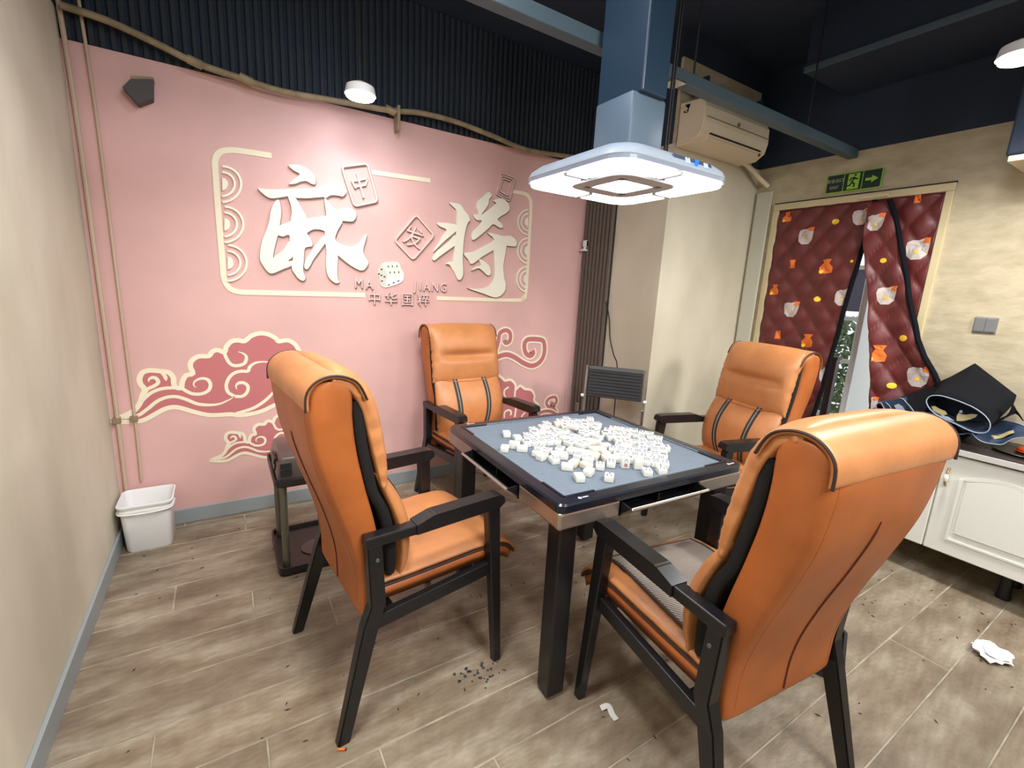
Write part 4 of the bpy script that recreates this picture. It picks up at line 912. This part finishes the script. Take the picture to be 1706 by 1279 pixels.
for k in range(4):
    rot = Matrix.Rotation(R(90*k), 4, 'Z')
    for x0_, x1_ in ((-H+.002, -.205), (.205, H-.002)):
        bm = new(); box(bm, x0_, x1_, -H+.003, -H+.03, A0-.002, A1, bev=.008); bm.transform(rot); T('apron_panel', bm, M['silver'])
    bm = new(); box(bm, -.205, .205, -H+.002, -H+.10, A0-.002, A0+.002); box(bm, -.205, .205, -H+.10, -H+.104, A0, A1)
    for x in (-.2, .2): box(bm, x-.004, x+.004, -H+.01, -H+.1, A0, A1)
    box(bm, .0, .006, -H+.02, -H+.1, A0, A1-.02); bm.transform(rot); T('drawer_tray', bm, M['blackpl'])
    # flap tilted outward, hinged at its lower edge
    ang = R(52); bm = new(); box(bm, -.198, .198, -.006, .004, 0, .074, bev=.002)
    dr = bm; dr.transform(Matrix.Translation((0, -H+.012, A0-.002)) @ Matrix.Rotation(ang, 4, 'X') @ rot.to_3x3().to_4x4().inverted().inverted() if False else Matrix.Translation((0, -H+.012, A0-.002)) @ Matrix.Rotation(ang, 4, 'X')); dr.transform(rot)
    T('drawer_flap', dr, M['silver'])
    for x in (-.2, .194):
        bm = new(); hexa(bm, [(x, -H+.012, A0), (x+.006, -H+.012, A0), (x+.006, -H+.016, A0), (x, -H+.016, A0)], [(x, -H-.042, A0+.042), (x+.006, -H-.042, A0+.042), (x+.006, -H+.05, A0+.056), (x, -H+.05, A0+.056)]); bm.transform(rot); T('flap_side', bm, M['blackpl'])
    bm = new(); box(bm, -.02, .02, -.0005, .0005, -.006, .006); bm.transform(rot @ Matrix.Translation((0, -H-.030, A0+.026)) @ Matrix.Rotation(ang, 4, 'X')); T('flap_badge', bm, M['grey'])
T('chassis', box(new(), -.40, .40, -.40, .40, A0-.045, A0+.004, bev=.006), M['blackpl'])
T('under_tray', box(new(), -.30, .30, -.30, .30, A0-.10, A0-.045, bev=.02), M['blackpl'])
for sx in (-1, 1):
    for sy in (-1, 1):
        T('leg', box(new(), sx*.395-.036, sx*.395+.036, sy*.395-.036, sy*.395+.036, .012, A0, bev=.006), M['blk'])
        T('foot', cyl(new(), (sx*.395, sy*.395, 0), (sx*.395, sy*.395, .013), .022), M['blackpl'])
T('power_lead', tube(new(), cr([(.02,-.12,A0-.10),(.04,-.16,.52),(.08,-.12,.50),(.10,-.05,.56),(.12,.0,A0-.10)], 6), .005, 6), M['wire'], True)
for (x, y, a) in ((-.37,-.442,0), (.40,-.442,0), (-.37,.442,0)):   # small white emblem prints on the rim corners
    bm = new(); cyl(bm, (x, y, TZ+.0008), (x, y, TZ+.0016), .007, n=12); box(bm, x+.010, x+.034, y-.003, y+.003, TZ+.0008, TZ+.0016); T('rim_emblem', bm, M['printw'])

# mahjong tiles
TW, TL, TH = .034, .046, .025
def tile_mesh():
    bm = new(); box(bm, -TW/2, TW/2, -TL/2, TL/2, 0, TH, bev=.0035, seg=2)
    me = bpy.data.meshes.new('mahjong_tile'); bm.to_mesh(me); bm.free()
    for p in me.polygons: p.use_smooth = True
    me.set_sharp_from_angle(angle=R(60)); return me
me_w = tile_mesh(); me_w.materials.append(M['tile']); me_c = me_w.copy(); me_c.materials.clear(); me_c.materials.append(M['tileb'])
def mark_mesh(kind):
    bm = new(); z = TH+.0002
    def disc(x, y, r): 
        v = [bm.verts.new((x+r*math.cos(a*.698), y+r*math.sin(a*.698), z)) for a in range(9)]; bm.faces.new(v)
    def ring(x, y, r):
        n = 10; a_ = [bm.verts.new((x+r*math.cos(a*6.283/n), y+r*math.sin(a*6.283/n), z)) for a in range(n)]; b_ = [bm.verts.new((x+r*.5*math.cos(a*6.283/n), y+r*.5*math.sin(a*6.283/n), z)) for a in range(n)]
        for i in range(n): bm.faces.new((a_[i], a_[(i+1)%n], b_[(i+1)%n], b_[i]))
        disc(x, y, r*.25)
    def bar(x, y, w_=.004, h_=.014): bm.faces.new([bm.verts.new(p) for p in ((x-w_/2,y-h_/2,z),(x+w_/2,y-h_/2,z),(x+w_/2,y+h_/2,z),(x-w_/2,y+h_/2,z))])
    if kind == 0:
        for x in (-.007,.007):
            for y in (-.012,.012): ring(x, y, .0065)
    elif kind == 1:
        for x in (-.008,0,.008):
            for y in (-.009,.009): bar(x, y)
    elif kind == 2:
        ring(0,0,.012)
    elif kind == 3:
        for x in (-.007,.007):
            for y in (-.013,0,.013): ring(x, y, .0048)
    elif kind == 4:
        for x, y in ((0,.011),(-.007,-.009),(.007,-.009)): bar(x, y, .0045, .015)
    me = bpy.data.meshes.new('tile_marking'); bm.to_mesh(me); bm.free(); return me
marks = []
for k, m in ((0,'inkb'),(1,'ink'),(2,'ink'),(3,'inkb'),(4,'ink')):
    me = mark_mesh(k); me.materials.append(M[m]); marks.append(me)
def chmark(up, lo, m2='inkr'):
    out = []
    for s, y, m in ((up, .0105, 'inkb'), (lo, -.0095, m2)):
        me = text_mesh(s, .017, .0001).copy(); me.transform(Matrix.Translation((0, y, TH+.0003))); me.materials.clear(); me.materials.append(M[m]); out.append(me)
    bm = new(); bm.from_mesh(out[0]); n0 = len(bm.faces); bm.from_mesh(out[1]); 
    bm.faces.ensure_lookup_table()
    for f in bm.faces[n0:]: f.material_index = 1
    me = bpy.data.meshes.new('tile_marking'); bm.to_mesh(me); bm.free(); me.materials.append(M['inkb']); me.materials.append(M[m2]); return me
marks += [chmark('三', '萬'), chmark('七', '萬')]
six = chmark('六', '萬')
placed = []
Tm = Matrix.Translation((TX, TY, 0)) @ Matrix.Rotation(TA, 4, 'Z')
def corners(x, y, a, w_=TW, l_=TL):
    c, s = math.cos(a), math.sin(a); return [(x+c*u-s*v, y+s*u+c*v) for u, v in ((-w_/2,-l_/2),(w_/2,-l_/2),(w_/2,l_/2),(-w_/2,l_/2))]
def sep(A, B):
    for P_, Q_ in ((A,B),(B,A)):
        for i in range(2):
            ax = (P_[i+1][0]-P_[i][0], P_[i+1][1]-P_[i][1]); a = [p[0]*ax[0]+p[1]*ax[1] for p in P_]; b = [p[0]*ax[0]+p[1]*ax[1] for p in Q_]
            if max(a) <= min(b)+1e-7 or max(b) <= min(a)+1e-7: return True
    return False
FZ = TZ-.0058
KIND = ['four-dot', 'six-bar bamboo', 'one-dot', 'six-dot', 'three-bar bamboo', 'three-wan', 'seven-wan']
where = 'in the heap on the grey felt'
def put(x, y, a, up=True, label=None, stand=None, mk=None, z=FZ, cream=False, w_=TW, l_=TL):
    """x, y world position on the felt"""
    placed.append(corners(x, y, a, w_, l_))
    o = bpy.data.objects.new('mahjong_tile', me_c if cream else me_w); COL.objects.link(o)
    o.location = (x, y, z); o.rotation_euler = (0, 0, a)
    if stand == 'tall': o.matrix_world = Matrix.Translation((x, y, z+TL/2)) @ Matrix.Rotation(a, 4, 'Z') @ Matrix.Rotation(R(90), 4, 'X') @ Matrix.Translation((0,0,-TH/2))
    if stand == 'side': o.matrix_world = Matrix.Translation((x, y, z+TW/2)) @ Matrix.Rotation(a, 4, 'Z') @ Matrix.Rotation(R(90), 4, 'Y') @ Matrix.Translation((0,0,-TH/2))
    ki = random.choice((0,0,1,1,2,3,3,4,4,5,6))
    tag(o, label or ('%s mahjong tile lying face up %s' % (KIND[ki], where) if up else '%s face-down mahjong tile %s' % ('cream' if cream else 'pure white', where)), 'mahjong tile', 'mahjong tiles on the table')
    if up:
        mo_ = bpy.data.objects.new('marking', mk or marks[ki]); COL.objects.link(mo_); mo_.parent = o
    return o
def tp(px, py): return P(px, py, 'z', FZ+TH*.6)
spec = [
 (844,722,.15,False,'white tile lying face down, leftmost back one of the heap',None), (862,729,.3,False,'white tile second from the left in the back row of the heap',None),
 (841,746,-.1,False,'white face-down tile nearest the left rim of the table',None), (857,742,1.3,False,'white tile wedged behind the leftmost front tile','side'), (870,746,1.5,False,'upright white tile in the front row, third from the left',None),
 (983,698,.0,True,'single tile lying apart at the far corner of the heap',None),
 (965,794,.15,False,'plain tile nearest the camera, left of the front pair',None), (981,785,-.5,False,'plain tile touching the one nearest the camera from behind',None),
 (1015,794,-.25,True,'face-up tile alone in front of the standing tile',None), (1000,775,-.2,True,'face-up tile left of the standing six-wan tile',None), (1018,771,-.2,True,'face-up tile right behind the front single tile',None),
 (1078,785,-.02,True,'face-up tile at the right front of the heap, left of its neighbour',None), (1102,782,-.02,True,'face-up tile at the right front of the heap, rightmost one',None),
 (923,765,.35,True,'face-up tile at the front left of the heap',None)]
for px, py, a, up, lab, stn in spec:
    p = tp(px, py); put(p.x, p.y, a+YAW*-1+.0, up, lab, stn, l_=TL if stn is None else (TL), w_=TW if stn is None else TH)
p = P(1041, 781, 'z', FZ); o = put(p.x+.008, p.y+.01, -.50, False, 'tile standing on its end showing a dark six over a red wan character', 'tall', l_=TH)
mo_ = bpy.data.objects.new('marking', six); COL.objects.link(mo_); mo_.parent = o
p = P(1063, 783, 'z', FZ); put(p.x+.008, p.y+.01, -.55, False, 'blank white tile standing on its end right of the six-wan tile', 'tall', l_=TH)
def inpoly(x, y, poly):
    r = False; n = len(poly)
    for i in range(n):
        (x0_, y0_), (x1_, y1_) = poly[i], poly[i-1]
        if (y0_ > y) != (y1_ > y) and x < (x1_-x0_)*(y-y0_)/(y1_-y0_)+x0_: r = not r
    return r
regions = [  # pixel polygon, direction, face-up share, count
 ([(905,707),(940,696),(972,700),(998,706),(998,728),(985,742),(960,742),(930,738),(900,742),(875,738),(872,724)], .35, .96, 66),
 ([(872,742),(905,745),(940,748),(985,752),(985,764),(960,772),(930,762),(900,760),(880,752)], -.5, .25, 30),
 ([(1000,715),(1040,712),(1075,720),(1108,735),(1112,755),(1110,772),(1085,777),(1060,768),(1030,760),(1015,748),(1040,738),(1000,728)], -.25, .97, 56),
 ([(985,742),(1000,735),(1015,748),(1030,765),(1015,768),(985,775),(960,778),(940,776),(965,765),(990,755)], .5, .05, 24)]
tot = len(placed)
for where, (poly, a0, upshare, cnt) in zip(('in the far left cluster towards the pink wall', 'in the near left part of the heap', 'in the right cluster of face-up tiles', 'in the middle strip of the heap near the front'), regions):
    wp = [tuple(tp(*q))[:2] for q in poly]; x0_ = min(p[0] for p in wp); x1_ = max(p[0] for p in wp); y0_ = min(p[1] for p in wp); y1_ = max(p[1] for p in wp)
    got = 0; base = a0-YAW
    # patches of neat rows, each patch with its own direction, then loose tiles
    cand = []; seeds = []
    while len(seeds) < 6:
        x, y = random.uniform(x0_, x1_), random.uniform(y0_, y1_)
        if inpoly(x, y, wp): seeds.append((x, y, base+random.gauss(0, .22)))
    for si, (sx_, sy_, sa_) in enumerate(seeds):
        c, s = math.cos(sa_), math.sin(sa_)
        for i in range(-14, 15):
            for j in range(-12, 13):
                u, v = i*(TW+.0006)+(j % 2)*.012, j*(TL+.0008); x, y = sx_+c*u-s*v, sy_+s*u+c*v
                if min(range(6), key=lambda k: (seeds[k][0]-x)**2+(seeds[k][1]-y)**2) == si: cand.append((x, y, sa_))
    for _ in range(9000): cand.append((random.uniform(x0_, x1_), random.uniform(y0_, y1_), random.uniform(0, math.pi)))
    for x, y, a in cand:
        if got >= cnt: break
        if not inpoly(x, y, wp): continue
        cc = corners(x, y, a)
        if all(sep(cc, q) for q in placed):
            up = random.random() < upshare
            put(x, y, a, up, cream=(not up and random.random() < .55)); got += 1
p = tp(955, 718); put(p.x, p.y, .4, False, 'white face-down tile lying on top of the back of the heap', z=FZ+TH)

# ------------------------------------------------------------------ side racks
def rack():
    t = thing('tea_rack', 'x', 'side table', (0,0,0), 0, 'black tea racks beside the armchairs')
    O = lambda n, bm, m, sm=False: obj(n, bm, m, t, smooth=sm, world=False)
    hx, hy = .165, .22
    def tray(z, h, m, name):
        bm = new(); out = [(x*hx/.22, y) for x, y in rrect(hy, .04, 4)]; n = len(out)
        R_ = [[bm.verts.new((x*k, y*k, zz)) for x, y in out] for k, zz in ((.97, z), (1, z+.008), (1, z+h), (.95, z+h), (.93, z+h-.018))]
        for a, b in zip(R_, R_[1:]):
            for i in range(n): bm.faces.new((a[i], a[(i+1)%n], b[(i+1)%n], b[i]))
        bm.faces.new(R_[0][::-1]); bm.faces.new(R_[-1]); O(name, bm, m, 35)
    tray(0, .045, M['rack'], 'base_tray'); tray(.465, .035, M['rack'], 'top_tray')
    for x, y in ((-.125,-.165),(-.125,.165),(.125,-.165),(.125,.165)):
        O('post', cyl(new(), (x, y, .03), (x, y, .475), .017, n=16), M['steel'], True)
    # raised console on the top tray with slots
    bm = new(); hexa(bm, [(-.155,-.20,.49),(.155,-.20,.49),(.155,.20,.49),(-.155,.20,.49)], [(-.13,-.17,.60),(.13,-.17,.60),(.13,.17,.60),(-.13,.17,.60)], bev=.014); O('console', bm, M['smoke'], 35)
    for k in range(2): O('slot', box(new(), -.153, -.143, -.10, .02, .515+.036*k, .54+.036*k, rot=Matrix.Rotation(R(13), 4, 'Y')), M['blackpl'])
    for k in range(2): O('slot', box(new(), -.135+.0, -.085, -.199, -.185, .515+.036*k, .54+.036*k, rot=Matrix.Rotation(R(-15), 4, 'X')), M['blackpl'])
    O('cup_ring', lathe(new(), [(.045,0),(.05,.004),(.048,.008),(.03,.008),(.028,.002)], (.05, -.05, .60), 20), M['smoke'], True)
    O('base_disc', lathe(new(), [(.07,0),(.075,.004),(.02,.006)], (.03, -.05, .028), 20), M['smoke'], True)
    return t
r0 = rack(); r1 = copy_tree(r0)
r0.location = (.315, 2.475, 0); r0['label'] = 'smoky brown tea rack on steel posts behind the left armchair near the pink wall'
r1.location = (2.015, .82, 0); r1.rotation_euler = (0,0,R(20)); r1['label'] = 'tea rack on steel posts mostly hidden behind the nearest armchair'

# ------------------------------------------------------------------ white bucket
bk = thing('bucket', 'white square plastic bucket standing in the corner by the pink wall', 'bucket', (-.405, 2.925, 0))
bm = new(); out = []
def sq(h, r, z): return [bm.verts.new((-.408+x*.90, 2.93+y*.93, z)) for x, y in rrect(h, r, 4)]
R_ = [sq(.103,.03,0), sq(.108,.032,.01), sq(.118,.034,.215), sq(.125,.036,.217), sq(.126,.036,.232), sq(.122,.036,.234), sq(.122,.036,.25), sq(.13,.038,.252), sq(.131,.038,.262), sq(.124,.036,.264), sq(.118,.034,.25), sq(.103,.03,.012)]
for a, b in zip(R_, R_[1:]):
    for i in range(len(a)): bm.faces.new((a[i], a[(i+1)%len(a)], b[(i+1)%len(a)], b[i]))
bm.faces.new(R_[0][::-1]); bm.faces.new(R_[-1]); obj('bucket_body', bm, M['white'], bk, smooth=35)
obj('handle', tube(new(), cr([(-.525,2.93,.225),(-.52,2.83,.222),(-.46,2.806,.220),(-.36,2.806,.220),(-.30,2.83,.222),(-.292,2.93,.225)], 5), .004, 6), M['white'], bk, smooth=True)

# ------------------------------------------------------------------ folding recliner by the block
fc = thing('folding_chair', 'black folding chair with tubular steel frame standing in front of the slatted panel', 'chair', (2.2, 2.2, 0))
tl_, tr_ = Vector((2.255,2.50,.924)), Vector((2.5,2.2,.924)); bl, br = Vector((2.235,2.485,.70)), Vector((2.485,2.185,.70))
dx = (tr_-tl_).normalized(); nn = Vector((-dx.y*-1, dx.x*-1, 0)).normalized()
nn = Vector((-.77,-.63,0))
bm = new(); hexa(bm, [bl-nn*.012, br-nn*.012, br+nn*.012, bl+nn*.012], [tl_-nn*.012, tr_-nn*.012, tr_+nn*.012, tl_+nn*.012], bev=.006); obj('backrest', bm, M['chairblk'], fc)
for k in range(8):
    s = .12+k*.1; a = bl.lerp(tl_, s)+nn*.013; b = br.lerp(tr_, s)+nn*.013
    obj('backrest_rib', tube(new(), [a.lerp(b, .03), a.lerp(b, .97)], .0045, 6), M['chairblk'], fc)
bm = new(); a = bl.lerp(tl_, .90)+nn*.013; b = br.lerp(tr_, .90)+nn*.013; hexa(bm, [a, b, b+nn*.003, a+nn*.003], [tl_+nn*.013, tr_+nn*.013, tr_+nn*.016, tl_+nn*.016]); obj('header_band', bm, M['grey'], fc)
cc = (tl_+tr_)/2+nn*.018+Vector((0,0,-.013)); obj('woven_tag', box(new(), -.03, .03, -.001, .001, -.004, .004), M['printw'], fc, world=False).location = cc-Vector(fc.location)
fc.children[-1].rotation_euler = (0,0,math.atan2(dx.y, dx.x))
for s, a, b in ((0, tl_, bl), (1, tr_, br)):
    sd = dx*(-.012 if s == 0 else .012)
    obj('back_tube', tube(new(), cr([a+sd, b+sd, b+sd+Vector((-.03,-.03,-.26)), b+sd+nn*.22+Vector((0,0,-.66))], 5), .009, 8), M['chrome'], fc, smooth=True)
    ap = b+sd*2+nn*.12+Vector((0,0,.0))
    obj('arm_pad', box(new(), -.022, .022, -.09, .13, -.012, .012, bev=.006), M['armg'], fc, world=False)
    o_ = fc.children[-1]; o_.location = ap+Vector((0,0,.0))-Vector(fc.location); o_.rotation_euler = (0,0,math.atan2(nn.y, nn.x)-R(90))
    obj('leg', tube(new(), [ap+nn*.10+Vector((0,0,-.01)), ap+nn*.10+Vector((.03,.02,-.30)), ap-nn*.22+Vector((0,0,-.67))], .009, 8), M['chrome'], fc, smooth=True)
    obj('knob', cyl(new(), b+sd*1.5, b+sd*3.2, .012), M['white'], fc, smooth=True)
sa = (bl+br)/2+nn*.22; sa.z = .42
obj('seat', box(new(), -.20, .20, -.2, .2, -.012, .012, bev=.008), M['chairblk'], fc, world=False); fc.children[-1].location = sa-Vector(fc.location); fc.children[-1].rotation_euler = (0,0,math.atan2(dx.y, dx.x))
fc.location.z = 0
wc2 = tag(obj('power_cord', tube(new(), cr([(2.585,2.735,1.38),(2.60,2.70,1.25),(2.60,2.67,1.10),(2.585,2.60,.98),(2.56,2.52,.88),(2.555,2.50,.5),(2.57,2.50,.05)], 6), .0045, 6), M['wire'], smooth=True), 'thin black cord hanging down the wall behind the black folding chair', 'cord')

# ------------------------------------------------------------------ litter
def crumple(name, label, cat, c, r, m, seed, flat=.35):
    bm = new(); bmesh.ops.create_icosphere(bm, subdivisions=3, radius=r)
    for v in bm.verts:
        n = noise.noise(v.co*(2.2/r)+Vector((seed,0,0))); n2 = noise.noise(v.co*(5/r)+Vector((0,seed,0)))
        v.co *= 1+.55*n+.25*n2; v.co.z = max(-r*.28, v.co.z*flat)
    z = min(v.co.z for v in bm.verts); bmesh.ops.translate(bm, verts=bm.verts, vec=(c[0], c[1], .002-z))
    return tag(obj(name, bm, m), label, cat)
p = P(1652, 1090, 'z', .01); o = crumple('tissue', 'crumpled white tissue on the floor near the right edge', 'tissue', (p.x, p.y), .062, M['tissue'], 3)
p = P(1015, 1190, 'z', 0)
tag(solid(obj('paper_scrap', ribbon(new(), cr([Vector((p.x-.012,p.y+.03,.004)), Vector((p.x+.012,p.y+.02,.012)), Vector((p.x+.006,p.y-.006,.006)), Vector((p.x+.004,p.y-.03,.004))], 5), .02, (0,0,1), .001), M['tissue']), .001), 'small curled white paper scrap on the floor before the nearest armchair', 'paper')
p = P(570, 1248, 'z', .004)
cg = thing('cigarette_butt', 'orange cigarette butt on the floor beside the left armchair leg', 'cigarette', (p.x, p.y, .004))
obj('filter', cyl(new(), p+Vector((-.011,.006,0)), p+Vector((.008,-.004,0)), .0038, n=10), M['porange'], cg, smooth=True); obj('ash_end', cyl(new(), p+Vector((.008,-.004,0)), p+Vector((.012,-.006,0)), .0036, n=10), M['seed'], cg)
bm = new()
for i in range(230):
    x = random.uniform(-.45, 3.1); y = random.uniform(-.2, 2.9) if x < 2.4 else random.uniform(-.3, 1.2)
    a = random.uniform(0, 3.14); l = random.uniform(.005, .013); c, s = math.cos(a)*l, math.sin(a)*l
    q = [(x-c, y-s), (x+s*.25, y-c*.25), (x+c, y+s), (x-s*.25, y+c*.25)]
    lo = [bm.verts.new((u, v, .0015)) for u, v in q]; hi = bm.verts.new((x, y, .005))
    for k in range(4): bm.faces.new((lo[k], lo[(k+1)%4], hi))
tag(obj('seed_shells', bm, M['seed']), 'dark seed husks and crumbs scattered over the floor', 'debris', kind='stuff')
bm = new(); c0 = P(800, 1118, 'z', 0)
for i in range(34):
    x = c0.x+random.gauss(0, .05); y = c0.y+random.gauss(0, .035); cyl(bm, (x, y, .0012), (x, y, .0022), random.uniform(.003, .007), n=8)
tag(obj('water_drops', bm, mat('wet_spots', (70,74,72), .15)), 'dark splashed drops on the floor between the left armchair and table leg', 'spill', kind='stuff')
